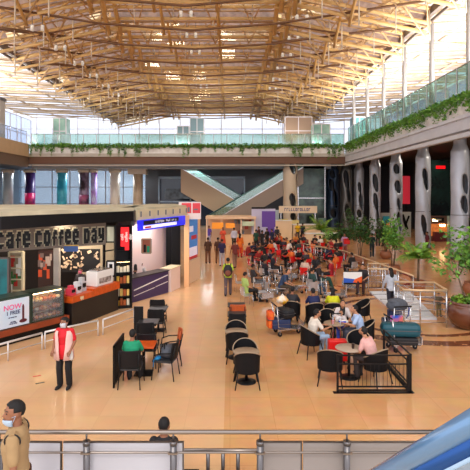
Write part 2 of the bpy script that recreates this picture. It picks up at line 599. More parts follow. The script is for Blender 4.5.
# slim posts from balcony to roof edge
postm = mat('pale_post', (176, 176, 178), .4)
def post():
    t = thing('roof_post', '', 'post')
    obj('shaft', MB().cyl((0, 0, 0), (0, 0, 7.3), .17, 12), postm, t)
    obj('foot', MB().cyl((0, 0, 0), (0, 0, .2), .3, 12), postm, t)
    return t
pp = post()
ORD = ['nearest', 'second', 'third', 'fourth', 'fifth', 'sixth', 'seventh', 'eighth', 'farthest']
for i in range(6):
    place(pp, (XR + .75, 28 + 5.2 * i, 9.0), 0, '%s slim grey post behind the tall glass of the planted side balcony' % (ORD[i] if i < 5 else 'farthest'), 'roof posts along the planted side balcony')
for i in range(9):
    place(pp, (24.8, 34 + 5.2 * i, 9.0), 0, '%s slim grey post against the outer windows of the planted side balcony' % ORD[i], 'roof posts along the outer windows')
for i in range(3):
    place(pp, (XL - 1.2, 36 + 7 * i, 9.0), PI, '%s slim grey post behind the tan balcony face' % ('nearest', 'middle', 'farthest')[i], 'roof posts behind the tan balcony')
# ceiling lamps: pale cans on the purlins in pairs
def can():
    t = thing('roof_lamp', '', 'lamp')
    obj('can', MB().lathe([(.05, .42), (.13, .38), (.13, 0), (.11, 0), (.11, .08), (0, .08)], n=14), M['white'], t)
    obj('bulb', MB().ball((0, 0, .1), .07, 10), mat('lamp_glow', (255, 240, 210), .5, emit=3), t)
    obj('rod', MB().cyl((0, 0, .38), (0, 0, 1.3), .025, 6), M['steel_d'], t)
    return t
cn = can()
for k in range(2, 8):
    for X in (-14.5, -3.6, 4.9):
        for e in (0, .75):
            Yq = 24 + BAY * k + 1.6
            place(cn, (X + e, Yq, 17.55 + dz(X)), 0, '%s lamp of the %s hanging pair over the %s of the hall' % ('kiosk-side' if not e else 'column-side', ORD[k - 2], {-14.5: 'kiosk side', -3.6: 'middle', 4.9: 'column side'}[X]), 'paired can lamps under the timber roof')

# ------------------------------------------------------------ glass balustrades, planters, hanging plants
def balustrade(name, label, a, b, z0, z1, n, gm, side=.0):
    a = Vector((a[0], a[1], 0)); b = Vector((b[0], b[1], 0)); L = (b - a).length; d = (b - a) / L
    t = thing(name, label, 'glass railing', (a.x, a.y, z0))
    for i in range(n):
        p0 = a + d * (L * i / n + .03); p1 = a + d * (L * (i + 1) / n - .03)
        obj('glass_panel', MB().slab(p0, p1, z0, z1, .03), gm, t, world=True)
    obj('handrail', MB().tube([(a.x, a.y, z1 + .03), (b.x, b.y, z1 + .03)], .045, 8), M['steel'], t, world=True)
    ps = MB()
    for i in range(n + 1):
        p = a + d * (L * i / n)
        q = MB().bar((p.x, p.y, z0), (p.x, p.y, z1), .06, .06)
        obj('post', q, mat('pale_mullion', (214, 208, 214), .4), t, world=True)
    return t
balustrade('glass_balustrade', 'tall green-tinted glass railing above the planted balcony on the column side', (XR + .35, 14), (XR + .35, YB), 9.0, 12.0, 28, M['glassg'])
balustrade('glass_balustrade', 'long clear glass railing above the planter of the far cross balcony', (XL, YB + .6), (XR, YB + .6), 9.0, 11.4, 24, M['glassg'])
balustrade('glass_balustrade', 'clear glass railing on the tan-faced balcony above the kiosks', (XL - .3, 22), (XL - .3, YB), 10.2, 11.6, 14, M['glassw'])

whitepl = mat('white_planter', (238, 238, 236), .5, rgb2=(214, 210, 208), scale=1.5)
obj_p = obj('planter_trough', MB().bb(XR + .0, XR + .3, 14, YB, 9.0, 9.95), whitepl)
tag(obj_p, 'long white planter trough on the column-side balcony under its tall glass', 'planter')
obj_p = obj('planter_trough', MB().bb(XL + .1, XR - .1, YB - .05, YB + .3, 9.12, 9.95), whitepl)
tag(obj_p, 'long white planter trough on the far cross balcony', 'planter')
leafm = mat('leaf_green', (120, 170, 60), .5, rgb2=(60, 116, 36), scale=3)
leafy = mat('leaf_yellow_green', (140, 176, 52), .5, rgb2=(70, 120, 36), scale=3)
leafd = mat('leaf_dark_green', (58, 100, 36), .5, rgb2=(28, 62, 22), scale=3)
def leafcloud(mb, c, r, n, size, rg, mi=0):
    for i in range(n):
        while True:
            d = Vector((rg.uniform(-1, 1), rg.uniform(-1, 1), rg.uniform(-1, 1)))
            if d.length <= 1: break
        p = Vector(c) + Vector((d.x * r[0], d.y * r[1], d.z * r[2]))
        a = Vector((rg.uniform(-1, 1), rg.uniform(-1, 1), rg.uniform(-.6, .6))).normalized()
        b = a.cross(Vector((rg.uniform(-1, 1), rg.uniform(-1, 1), rg.uniform(-1, 1)))).normalized()
        s_ = size * rg.uniform(.6, 1.3)
        mid = a * s_ * .5
        mb.add([p, p + mid * .9 + b * s_ * .28 + Vector((0, 0, .06 * s_)), p + a * s_, p + mid * .9 - b * s_ * .28 + Vector((0, 0, .06 * s_))], [(0, 1, 2), (0, 2, 3)], mi)
rg = random.Random(5)
mb = MB()
y = 14
while y < YB:
    drop = rg.choice([.15, .3, .5, .7, .9]) * rg.uniform(.7, 1.1)
    leafcloud(mb, (XR + .05, y, 10.05 - drop * .5), (.3, .3, .25 + drop * .6), int(60 + 40 * drop), .2, rg)
    y += .22
tag(obj('hanging_foliage', mb, leafm), 'bright green trailing plants spilling over the column-side balcony', 'plants', kind='stuff')
mb = MB()
x = XL + .2
while x < XR:
    drop = rg.choice([.05, .05, .1, .2, .5, 1.0]) * rg.uniform(.8, 1.1)
    leafcloud(mb, (x, YB - .05, 10.0), (.3, .25, .28), 34, .24, rg)
    leafcloud(mb, (x, YB - .15, 9.95 - drop * .6), (.1, .12, .1 + drop * .65), int(12 + 50 * drop), .2, rg)
    x += .24
tag(obj('hanging_foliage', mb, leafm), 'dark green trailing plants along the far cross balcony', 'plants', kind='stuff')

# ------------------------------------------------------------ sculpted metal columns
def column_mesh(seed, r=.6, H=8.6, holes=None):
    rg = random.Random(seed)
    nu, nv = 40, 86
    if holes is None:
        holes = []
        z = 1.2 + rg.uniform(0, .6)
        while z < H - 1.2:
            h = rg.uniform(.5, 1.2)
            holes.append((rg.uniform(-1.9, -1.1) if rg.random() < .8 else rg.uniform(-3, 3), z + h / 2, rg.uniform(.35, .6), h))
            z += h * 1.2 + rg.uniform(.5, 1.3)
    def inside(a, z):
        best = 9
        for (ha, hz, wa, hh) in holes:
            da = (a - ha + PI) % (2 * PI) - PI
            tt = (da + .25 * (z - hz)) / wa; uu = (z - hz) / hh
            best = min(best, math.hypot(tt, uu))
        return best
    vs = []; grid = {}
    for j in range(nv + 1):
        z = H * j / nv
        for i in range(nu):
            a = 2 * PI * i / nu
            e = inside(a, z)
            rr = r * (1 + .03 * math.sin(z * 1.7 + a * 2 + seed)) * (1 - .12 * max(0, (1.5 - e)) if e < 1.5 else 1)
            if z > H - 1.0: rr *= 1 - .28 * min(1, (z - H + 1.0) / .5)
            vs.append((rr * math.cos(a), rr * math.sin(a), z))
    fs = []
    for j in range(nv):
        for i in range(nu):
            zc = H * (j + .5) / nv; ac = 2 * PI * (i + .5) / nu
            if inside(ac, zc) < 1: continue
            fs.append((j * nu + i, j * nu + (i + 1) % nu, (j + 1) * nu + (i + 1) % nu, (j + 1) * nu + i))
    me = bpy.data.meshes.new('shell'); me.from_pydata(vs, [], fs); me.update()
    bm = bmesh.new(); bm.from_mesh(me)
    loose = [v for v in bm.verts if not v.link_faces]
    bmesh.ops.delete(bm, geom=loose, context='VERTS')
    for _ in range(3):
        bv = [v for v in bm.verts if any(e.is_boundary for e in v.link_edges)]
        new = {}
        for v in bv:
            nb = [e.other_vert(v) for e in v.link_edges if e.is_boundary]
            if len(nb) == 2 and .05 < v.co.z < H - .05:
                new[v] = v.co * .4 + (nb[0].co + nb[1].co) * .3
        for v, c in new.items(): v.co = c
    bmesh.ops.solidify(bm, geom=bm.faces[:], thickness=.05)
    bm.to_mesh(me); bm.free()
    for p in me.polygons: p.use_smooth = True
    return me
colm = mat('silver_column', (210, 216, 226), .36, .25, noise=.15, scale=1.2)
colcore = mat('column_core', (70, 72, 78), .5)
def column(x, y, seed, label, group=None, m=colm, r=.6, H=8.5, collar=True):
    t = thing('sculpted_column', label, 'column', (x, y, 0), 0, group)
    me = column_mesh(seed, r, H); me.materials.append(m)
    o = bpy.data.objects.new('shell', me); COL.objects.link(o); o.parent = t
    obj('core', MB().cyl((0, 0, 0), (0, 0, H), r * .45, 16), colcore, t)
    obj('band', MB().cyl((0, 0, H * .36), (0, 0, H * .36 + .04), r * 1.02, 30), M['steel_d'], t)
    if collar: obj('base_ring', MB().lathe([(r * 1.0, 0), (r * 1.12, 0), (r * 1.12, .12), (r * 1.0, .16)], n=30), M['steel_d'], t)
    return t
cl = ['right at the side entrance behind the big potted tree', 'behind the palm, beside the brown shop', 'behind the dark people by the far leafy tree', 'between the red wall panel and the far corner', 'nearest the far corner of the hall', 'in the dim corner under the cross balcony']
for i, dpt in enumerate((33.4, 39.7, 46.5, 53.2, 60.5)):
    pxs = (460, 423, 396, 375, 359)
    column((pxs[i] - 230) / F * dpt, dpt, 11 + i, 'silver sculpted column with oval openings ' + cl[i])
column(18.0, 27.2, 31, 'silver sculpted column with oval openings just past the nearest potted tree, cut by the picture edge')
column(pt(293, 54, 0).x, 56.2, 41, 'pale stone-coloured column with dark openings behind the hanging beige sign', m=mat('beige_column', (206, 190, 168), .5), r=.85)
for i, (px, wdt) in enumerate(((318, .8), (332, .8), (346, .7))):
    column(pt(px, 60, 0).x, 60, 51 + i, 'dark blue-grey column in shade ' + ('left of its twin, beside the green glass', 'middle of three under the cross balcony', 'nearest the first silver column of the row')[i], m=mat(('blue_column', 'blue_column', 'grey_column')[i], ((60, 78, 104), (60, 78, 104), (130, 128, 124))[i], .3, .5), r=wdt, H=8.4)
# plain and poster-wrapped columns beyond the kiosk
wr = [(8, 'plain_pale', (170, 186, 198), (196, 204, 208)), (30, 'wrap_navy', (44, 34, 84), (70, 40, 110)), (62, 'wrap_teal', (26, 150, 190), (90, 200, 220)), (84, 'wrap_plum', (50, 36, 50), (170, 150, 180)), (94, 'wrap_violet', (190, 190, 235), (150, 60, 190)),
      (115, 'plain_white', (222, 218, 210), (206, 204, 200)), (138, 'plain_stone', (176, 158, 136), (196, 180, 158))]
wl = ['plain pale blue round column, farthest from the escalators', 'round column wrapped in a dark navy poster, magenta near its foot', 'round column wrapped in a teal poster', 'round column wrapped in a dark plum poster', 'thin round column wrapped in a pale violet poster', 'plain white round column beyond the cafe roof', 'plain stone-coloured round column with square capital beyond the blue-sign kiosk']
for (px, nm, c1, c2), lb in zip(wr, wl):
    Yc = 59.0
    X = (px - 230) / F * Yc
    t = thing('round_column', lb, 'column', (X, Yc, 0))
    r = .38 if nm == 'wrap_violet' else .6
    obj('shaft', MB().cyl((0, 0, 0), (0, 0, 7.5), r, 24), mat(nm, c1, .35, rgb2=c2, scale=.9), t)
    if nm == 'wrap_navy': obj('wrap_print', MB().cyl((0, 0, 2.4), (0, 0, 4.6), r + .012, 24), mat('magenta_print', (236, 36, 110), .35, rgb2=(120, 20, 90), scale=1.2), t)
    if nm == 'wrap_plum': obj('wrap_print', MB().cyl((0, 0, 2.6), (0, 0, 4.4), r + .012, 24), mat('rose_print', (170, 90, 130), .35, rgb2=(60, 40, 70), scale=1.2), t)
    obj('capital', MB().cyl((0, 0, 7.1), (0, 0, 7.5), r * 1.25, 24) if nm != 'plain_stone' else MB().box((0, 0, 7.2), (2.2, 1.6, .6)), M['conc'], t)

# ------------------------------------------------------------ escalators under the far balcony
def escalator(label, x0, z0, x1, z1, Y, w, under, deep=-1.9):
    t = thing('escalator', label, 'escalator', (min(x0, x1), Y, 0))
    # side truss as a thick parallelogram
    def para(mb, ya, yb, lo, hi, mi=0):
        vs = [(x0, ya, z0 + lo), (x1, ya, z1 + lo), (x1, ya, z1 + hi), (x0, ya, z0 + hi), (x0, yb, z0 + lo), (x1, yb, z1 + lo), (x1, yb, z1 + hi), (x0, yb, z0 + hi)]
        mb.add(vs, [(0, 1, 2, 3), (7, 6, 5, 4), (0, 4, 5, 1), (3, 2, 6, 7), (0, 3, 7, 4), (1, 5, 6, 2)], mi)
        return mb
    obj('truss', para(MB(), Y, Y + w, deep, 0), under, t, world=True)
    n = 14
    st = MB()
    for i in range(n):
        xa = x0 + (x1 - x0) * (i + .5) / n; zz = z0 + (z1 - z0) * (i + .5) / n
        st.box((xa, Y + w / 2, zz + .05), (abs(x1 - x0) / n, w - .3, .25))
    obj('steps', st, M['steel_d'], t, world=True)
    for yy in (Y + .05, Y + w - .05):
        obj('balustrade_glass', para(MB(), yy, yy + .03, 0, .95), M['glassg'], t, world=True)
        obj('handrail', MB().tube([(x0, yy, z0 + 1.0), (x1, yy, z1 + 1.0)], .07, 8), mat('teal_rubber', (70, 110, 110), .4), t, world=True)
        obj('skirt', para(MB(), yy - .04, yy + .06, -.08, .1), M['steel'], t, world=True)
    return t
escalator('escalator with grey-brown underside rising toward the beige sign column', 8.6, 7.6, -2.6, .9, 56.2, 1.5, mat('grey_underside', (146, 132, 122), .5))
escalator('escalator with tan underside crossing behind the other one', -6.0, 7.6, 5.4, .9, 58.6, 1.5, mat('tan_underside', (186, 164, 138), .5), -2.9)

# far wall shops: lighting gantry, glazed shopfront
t = thing('shopfront', 'dark glazed shopfront with steel frame behind the escalators', 'shopfront', (-10, 67, 0))
mb = MB()
obj('frame', MB().bb(-10, 2, 66.8, 67, 6.6, 6.9).bb(-10, 2, 66.8, 67, 3.3, 3.5).bb(-10, -9.8, 66.8, 67, 0, 6.9).bb(-5.6, -5.4, 66.8, 67, 0, 6.9).bb(1.9, 2.1, 66.8, 67, 0, 6.9), mat('blue_grey_frame', (130, 144, 160), .4), t, world=True)
obj('glazing', MB().bb(-9.8, 1.9, 66.9, 66.95, .1, 6.6), mat('dark_shop_glass', (36, 44, 58), .08), t, world=True)
obj('display', MB().bb(-9, -1, 66.2, 66.7, 3.8, 5.2), mat('shop_display', (84, 92, 100), .4, rgb2=(28, 32, 40), scale=1.4), t, world=True)
t = thing('glass_lift', 'tall green glass lift shaft between the beige column and blue-grey columns', 'lift', (pt(310, 58, 0).x, 58, 0))
obj('glass_shaft', MB().box((0, 0, 3.9), (3.2, 2, 7.8)), mat('green_lift_glass', (70, 98, 86), .1, rgb2=(34, 46, 44), scale=.8), t)
obj('frame', MB().bar((-1.6, -1.02, 0), (-1.6, -1.02, 7.8), .15, .15).bar((1.6, -1.02, 0), (1.6, -1.02, 7.8), .15, .15).bar((-1.6, -1.02, 4), (1.6, -1.02, 4), .12, .12), M['steel'], t)

# booths and boards standing on the cross balcony, seen above the planter
def booth(px0, px1, py0, Y, m, lb):
    a_ = pt(px0, Y, 0).x; b_ = pt(px1, Y, 0).x; z_ = pt(0, Y, py=py0).z
    t_ = thing('upper_booth', lb, 'booth', ((a_ + b_) / 2, Y, 9.0))
    w_ = b_ - a_; h_ = z_ - 9.0
    obj('shell', MB().bb(-w_ / 2, w_ / 2, 0, 1.5, 0, h_), m, t_)
    fr_ = MB()
    for x_ in (-w_ / 2, 0, w_ / 2): fr_.bb(x_ - .05, x_ + .05, -.06, 0, 0, h_)
    for z_ in (h_ * .33, h_ * .66, h_): fr_.bb(-w_ / 2, w_ / 2, -.06, 0, z_ - .05, z_ + .05)
    obj('frame', fr_, mat('pale_mullion', ()), t_)
gb = mat('green_booth', (150, 186, 172), .2, rgb2=(110, 150, 140), scale=.8)
booth(53, 66, 118, 58.5, gb, 'pale green glass booth on the cross balcony near the tan balcony')
booth(190, 204, 118, 60, mat('slate_booth', (110, 134, 142), .3), 'tall slate grey booth at the middle of the cross balcony')
booth(177, 189, 126, 57.8, mat('slate_booth', ()), 'lower slate grey booth beside the tall one on the cross balcony')
booth(285, 312, 117, 60, mat('peach_booth', (150, 124, 104), .5), 'wide peach and grey booth on the cross balcony before the corner')
booth(313, 330, 124, 57.6, gb, 'green glass booth between the peach booth and the corner')
booth(353, 366, 117, 58.5, mat('teal_booth', (96, 150, 156), .3), 'teal glass booth just past the planted corner')
t = thing('concrete_shaft', 'square concrete shaft rising behind the tan balcony face', 'shaft', (pt(15, 50, 0).x - 2, 50, 9.0))
obj('body', MB().bb(-.7, .7, -.6, .6, 0, 5.2), M['conc'], t); obj('cap', MB().bb(-.8, .8, -.7, .7, 5.2, 5.5), M['steel_d'], t)
# ------------------------------------------------------------ people
HID = bpy.data.collections.new('scratch')
def remeshed(mb, voxel, name, mats, mi_fn=None, smooth_it=4, extra=None):
    me = bpy.data.meshes.new('t'); me.from_pydata(mb.v, [], mb.f); me.update()
    bm = bmesh.new(); bm.from_mesh(me); bmesh.ops.recalc_face_normals(bm, faces=bm.faces); bm.to_mesh(me); bm.free()
    o = bpy.data.objects.new('t', me); COL.objects.link(o)
    m = o.modifiers.new('r', 'REMESH'); m.mode = 'VOXEL'; m.voxel_size = voxel; m.use_smooth_shade = True
    s = o.modifiers.new('s', 'SMOOTH'); s.iterations = smooth_it; s.factor = .5
    bpy.context.view_layer.update()
    out = bpy.data.meshes.new_from_object(o.evaluated_get(bpy.context.evaluated_depsgraph_get()))
    bpy.data.objects.remove(o); bpy.data.meshes.remove(me)
    if extra:
        bm = bmesh.new(); bm.from_mesh(out)
        e = mesh_of(extra, 'e', [])
        n0 = len(bm.faces)
        bm.from_mesh(e)
        bm.to_mesh(out); bm.free(); bpy.data.meshes.remove(e)
    out.name = name
    out.materials.clear()
    for mm in (mats if isinstance(mats, (list, tuple)) else [mats]): out.materials.append(mm)
    for p in out.polygons:
        p.use_smooth = True
    return out

def V(*a): return Vector(a)
def mirror(v): return Vector((-v.x, v.y, v.z))
def joints(kind, h=1.7, lean=0.0, arms='down', stride=0.0, yaw=0.0, nod=0.0, cross=False):
    J = {}
    if kind == 'stand':
        J['pel'] = V(0, 0, .93); J['wai'] = V(0, .01, 1.08); J['che'] = V(0, .02, 1.27); J['nec'] = V(0, .01, 1.45); J['hea'] = V(0, .035, 1.585)
        for s, q in ((1, 'r'), (-1, 'l')):
            st = stride * s
            J['hip' + q] = V(.09 * s, 0, .91)
            J['kne' + q] = V(.10 * s, .05 + st * .5, .50 + abs(st) * .02)
            J['ank' + q] = V(.105 * s, st - (.06 if st < 0 else 0), .09 + (.05 if st < 0 else 0))
            J['toe' + q] = J['ank' + q] + V(.02 * s, .17, -.055 - (.04 if st < 0 else 0))
            J['sho' + q] = V(.175 * s, .0, 1.39)
    else:
        L = lean
        J['pel'] = V(0, 0, .53); J['wai'] = V(0, -.01 + L * .3, .68); J['che'] = V(0, .0 + L * .6, .87); J['nec'] = V(0, .02 + L, 1.05); J['hea'] = V(0, .06 + L * 1.2, 1.18)
        for s, q in ((1, 'r'), (-1, 'l')):
            J['hip' + q] = V(.09 * s, .02, .53)
            J['kne' + q] = V(.13 * s, .44, .53)
            J['ank' + q] = V(.12 * s, .44 + (.12 if kind == 'sitout' else 0) + (.05 * s), .09)
            J['toe' + q] = J['ank' + q] + V(.02 * s, .17, -.055)
            J['sho' + q] = V(.175 * s, .01 + L * .9, .99)
    for s, q in ((1, 'r'), (-1, 'l')):
        S = J['sho' + q]
        a = arms if isinstance(arms, str) else arms[0 if s > 0 else 1]
        if a == 'down': e, w = V(.05 * s, -.03, -.28), V(.06 * s, .04, -.54)
        elif a == 'walk': e, w = V(.05 * s, -.10 * s, -.27), V(.05 * s, .05 - .2 * s, -.51)
        elif a == 'table': e, w = V(.06 * s, .13, -.23), V(-.02 * s, .36, -.20)
        elif a == 'lap': e, w = V(.06 * s, .04, -.27), V(-.04 * s, .27, -.36)
        elif a == 'phone': e, w = V(.05 * s, .08, -.26), V(-.07 * s, .28, -.08)
        elif a == 'hip': e, w = V(.18 * s, -.06, -.22), V(.0, .05, -.42)
        elif a == 'fold': e, w = V(.07 * s, .06, -.26), V(-.12 * s, .22, -.24)
        elif a == 'push': e, w = V(.05 * s, .1, -.26), V(.04 * s, .36, -.30)
        elif a == 'hold': e, w = V(.05 * s, .0, -.27), V(.02 * s, .18, -.44)
        J['elb' + q] = S + e; J['wri' + q] = S + w
    k = h / 1.7
    for n in J: J[n] = J[n] * k
    J['k'] = k; J['yaw'] = yaw; J['nod'] = nod
    return J

def torso_path(J, inf=0.0, top=True):
    k = J['k']
    P = [J['pel'] + V(0, 0, -.08), J['pel'], J['wai'], J['che'], (J['shor'] + J['shol']) / 2 + V(0, 0, .0), J['nec'] + V(0, 0, -.01)]
    r = [(.125, .09), (.16, .115), (.138, .10), (.165, .118), (.155, .085), (.06, .06)]
    return P, [(a * k + inf, b * k + inf) for a, b in r]

def limb(mb, pts, rs, n=10):
    P = []; Q = []
    for i in range(len(pts) - 1):
        for t in (0, .34, .67):
            P.append(pts[i].lerp(pts[i + 1], t)); Q.append(rs[i] + (rs[i + 1] - rs[i]) * t)
    P.append(pts[-1]); Q.append(rs[-1])
    mb.tube(P, Q, n)
    for p, r in zip(pts, rs): mb.ball(p, r * .99, 8)

def hand(mb, wr, el, s, k, grip=.5):
    """palm and five bent fingers"""
    d = (wr - el).normalized()
    side = V(0, 0, 1).cross(d)
    if side.length < .3: side = V(0, 1, 0) * 1.0
    side = (side - d * side.dot(d)).normalized()
    if abs(d.z) > .75:
        side = V(0, 1, 0); side = (side - d * side.dot(d)).normalized()
        nrm = V(-s, 0, 0)
    else:
        side = V(-s, 0, 0); side = (side - d * side.dot(d)).normalized()
        nrm = V(0, 0, -1)
    nrm = (nrm - d * nrm.dot(d)).normalized()
    mb.tube([wr - d * .02, wr + d * .03 * k, wr + d * .085 * k], [(.026 * k, .017 * k), (.036 * k, .016 * k), (.038 * k, .012 * k)], 10, lat=side)
    for i, (off, L) in enumerate(((.028, .068), (.010, .078), (-.010, .072), (-.028, .056))):
        b = wr + d * .075 * k + side * off * k
        p1 = b + (d * .9 + nrm * .2 * grip * 2) * L * .45 * k
        p2 = p1 + (d * .55 + nrm * .9 * grip * 1.4).normalized() * L * .32 * k
        p3 = p2 + (d * .1 + nrm).normalized() * L * .25 * k * (1 if grip > .3 else .8)
        mb.tube([b, p1, p2, p3], [.0095 * k, .0085 * k, .0075 * k, .0055 * k], 6)
    b = wr + d * .03 * k + side * .03 * k
    mb.tube([b, b + (side * .8 + d * .6 + nrm * .4).normalized() * .035 * k, b + (side * .5 + d * 1.1 + nrm * .7).normalized() * .062 * k], [.012 * k, .010 * k, .007 * k], 6)

def head_rot(J):
    return Matrix.Rotation(J['yaw'], 3, 'Z') @ Matrix.Rotation(-J['nod'], 3, 'X')

def body_mesh(J, skin, voxel=.012, feet=True):
    mb = MB(); k = J['k']
    P, r = torso_path(J)
    mb.tube(P, r, 16, lat=(1, 0, 0))
    mb.ball(J['che'], (.15 * k, .1 * k, .12 * k))
    for q, s in (('r', 1), ('l', -1)):
        limb(mb, [J['hip' + q], J['kne' + q], J['ank' + q]], [.082 * k, .054 * k, .038 * k])
        c = J['kne' + q].lerp(J['ank' + q], .3); mb.ball(c + V(0, -.015, 0), (.053 * k, .058 * k, .1 * k))
        limb(mb, [J['sho' + q] + V(-.03 * s, 0, -.01), J['elb' + q], J['wri' + q]], [.052 * k, .038 * k, .025 * k])
        mb.tube([J['ank' + q] + V(0, -.05, -.05) * k, J['ank' + q] + V(0, .02, -.045) * k, J['toe' + q]], [.032 * k, .04 * k, .028 * k], 10)
    mb.tube([J['nec'] + V(0, -.0, -.05), J['hea'] + V(0, -.03, -.05) * k], [.058 * k, .05 * k], 12)
    H = head_rot(J); hc = J['hea']
    hm = MB()
    hm.ball((0, -.01, .02), (.076, .095, .095), 18)
    hm.ball((0, .02, -.035), (.058, .068, .078), 16)
    hm.tube([(0, .075, .02), (0, .103, -.02), (0, .08, -.03)], [.010, .016, .012], 8)
    hm.ball((0, .07, -.085), (.028, .022, .02), 8)
    for s in (1, -1):
        hm.ball((s * .077, -.012, -.01), (.012, .022, .034), 8)
    hm.v = [tuple(H @ (Vector(v) * k) + hc) for v in hm.v]
    mb.add(hm.v, hm.f, 0, True)
    ex = MB()
    for q, s in (('r', 1), ('l', -1)): hand(ex, J['wri' + q], J['elb' + q], s, k)
    nh = len(ex.f)
    em = MB()
    for s in (1, -1):
        em.ball((s * .031, .077, .012), (.0125, .006, .0065), 8)
        em.tube([(s * .046, .064, .034), (s * .03, .077, .038), (s * .014, .083, .034)], .004, 5)
    ne = 0
    em.tube([(-.022, .079, -.056), (0, .085, -.055), (.022, .079, -.056)], [.004, .006, .004], 6)
    em.v = [tuple(H @ (Vector(v) * k) + hc) for v in em.v]
    ex.add(em.v, em.f, 0, True)
    me = remeshed(mb, voxel, 'person', [skin, mat('eye_dark', (30, 22, 20), .3), mat('lip', (150, 84, 76), .5)], extra=ex)
    tot = len(me.polygons); nem = len(em.f)
    for i in range(tot - nem, tot): me.polygons[i].material_index = 1
    nl = len(MB().tube([(0, 0, 0), (0, 1, 0), (0, 2, 0)], .1, 6).f)
    for i in range(tot - nl, tot): me.polygons[i].material_index = 2
    return me

def top_mesh(J, m, sleeve='short', voxel=.014, hem=-.1, inf=.02):
    mb = MB(); k = J['k']
    P, r = torso_path(J, inf)
    P[0] = P[1] + V(0, 0, hem)
    r[0] = (r[1][0] * .97, r[1][1] * .97)
    P = P[:-1] + [J['nec'] + V(0, 0, -.04), J['nec'] + V(0, 0, .0)]
    r[-1] = (.112 * k, .086 * k); r.append((.072 * k, .072 * k))
    mb.tube(P, r, 18, lat=(1, 0, 0))
    mb.ball(J['che'], (.16 * k + inf * .5, .108 * k + inf * .6, .13 * k))
    for q, s in (('r', 1), ('l', -1)):
        a, e, w = J['sho' + q] + V(-.03 * s, 0, -.005), J['elb' + q], J['wri' + q]
        if sleeve == 'short': limb(mb, [a, a.lerp(e, .75)], [.068 * k, .06 * k])
        elif sleeve == 'long': limb(mb, [a, e, e.lerp(w, .93)], [.068 * k, .052 * k, .038 * k])
    return remeshed(mb, voxel, 'shirt', m)

def leg_mesh(J, m, voxel=.014, wide=.018):
    mb = MB(); k = J['k']
    mb.tube([J['pel'] + V(0, 0, .1) * k, J['pel'], J['pel'] + V(0, 0, -.07) * k], [(.155 * k, .115 * k), (.172 * k, .13 * k), (.14 * k, .11 * k)], 16, lat=(1, 0, 0))
    for q in 'rl':
        limb(mb, [J['hip' + q], J['kne' + q], J['ank' + q] + V(0, 0, .0)], [.098 * k, .068 * k + wide * .5, .05 * k + wide])
    return remeshed(mb, voxel, 'trousers', m)

def dress_mesh(J, m, low=.25, voxel=.016):
    mb = MB(); k = J['k']
    P, r = torso_path(J, .022)
    P = P[1:-1] + [J['nec'] + V(0, 0, -.04), J['nec']]; r = r[1:-1] + [(.112, .086), (.072, .072)]
    mb.tube(P, r, 18, lat=(1, 0, 0))
    mb.tube([(0, .0, low), J['pel'] + V(0, 0, -.2), J['pel'] + V(0, 0, .05)], [(.26, .2), (.21, .17), (.165, .13)], 18, lat=(1, 0, 0))
    for q, s in (('r', 1), ('l', -1)):
        a, e, w = J['sho' + q] + V(-.03 * s, 0, -.005), J['elb' + q], J['wri' + q]
        limb(mb, [a, e, e.lerp(w, .8)], [.068 * k, .055 * k, .045 * k])
    return remeshed(mb, voxel, 'dress', m)

def hair_mesh(J, m, style='short'):
    k = J['k']; H = head_rot(J)
    def fn(d):
        # d: direction from skull centre, face at +y
        lim = -.12 if style != 'short' else -.05
        face = d.y > .25 and d.z < .52 - .1 * (1 - d.y)
        low = d.z < lim and d.y > -.55
        vlow = d.z < (-.5 if style == 'short' else -.75)
        if face or low or vlow: return .86
        return (1.075 if style == 'short' else 1.12) + .03 * math.sin(d.x * 17) * math.sin(d.y * 13 + d.z * 11)
    mb = MB().ball((0, -.014, .026), (.079, .098, .098), 26, fn=fn, k=18)
    if style == 'long':
        mb.tube([(0, -.075, .05), (0, -.10, -.06), (0, -.12, -.17), (0, -.115, -.28), (0, -.11, -.36)], [(.06, .03), (.075, .035), (.08, .03), (.06, .025), (.025, .015)], 12, lat=(1, 0, 0))
    elif style == 'bun':
        mb.ball((0, -.125, .03), (.04, .035, .04), 12)
    mb.v = [tuple(H @ (Vector(v) * k) + J['hea']) for v in mb.v]
    return mesh_of(mb, 'hair', m)

def mask_mesh(J, m, low=0.0):
    k = J['k']; H = head_rot(J)
    mb = MB()
    # pleated shell over nose, mouth and chin
    n = 10; rows = [(.010, .078), (-.022, .108), (-.05, .104), (-.078, .094), (-.108, .070)] if not low else [(-.03, .094), (-.045, .100), (-.06, .098), (-.075, .09), (-.095, .066)]
    low *= .5
    vs = []
    for z, y in rows:
        for i in range(n + 1):
            t = -1 + 2 * i / n
            vs.append((.072 * t * (1 - .12 * abs(z + .04) / .06), (y + .004) * (1 - .62 * abs(t) ** 2.2), z - low))
    fs = [(r * (n + 1) + i, r * (n + 1) + i + 1, (r + 1) * (n + 1) + i + 1, (r + 1) * (n + 1) + i) for r in range(4) for i in range(n)]
    mb.add(vs, fs, 0, True)
    back = [(x * .96, y - .012, z) for x, y, z in vs]
    o = len(vs)
    mb.add(back, [tuple(reversed(f)) for f in fs], 0, True)
    for s in (1, -1):
        for z in (0, -.09):
            mb.tube([(s * .07, .035, z - low), (s * .082, -.0, -.01)], .0025, 4)
    mb.v = [tuple(H @ (Vector(v) * k) + J['hea']) for v in mb.v]
    return mesh_of(mb, 'face_mask', m)

def shoe_mesh(J, q, m):
    k = J['k']; a = J['ank' + q]; t = J['toe' + q]
    mb = MB()
    mb.tube([a + V(0, -.075, -.045) * k, a + V(0, -.05, -.04) * k, a + V(0, .03, -.04) * k, a.lerp(t, .75) + V(0, 0, -.01), t + V(0, .03, -.002)],
            [(.025, .03), (.04, .045), (.044, .045), (.048, .034), (.022, .018)], 12, lat=(1, 0, 0))
    return mesh_of(mb, 'shoe', m)

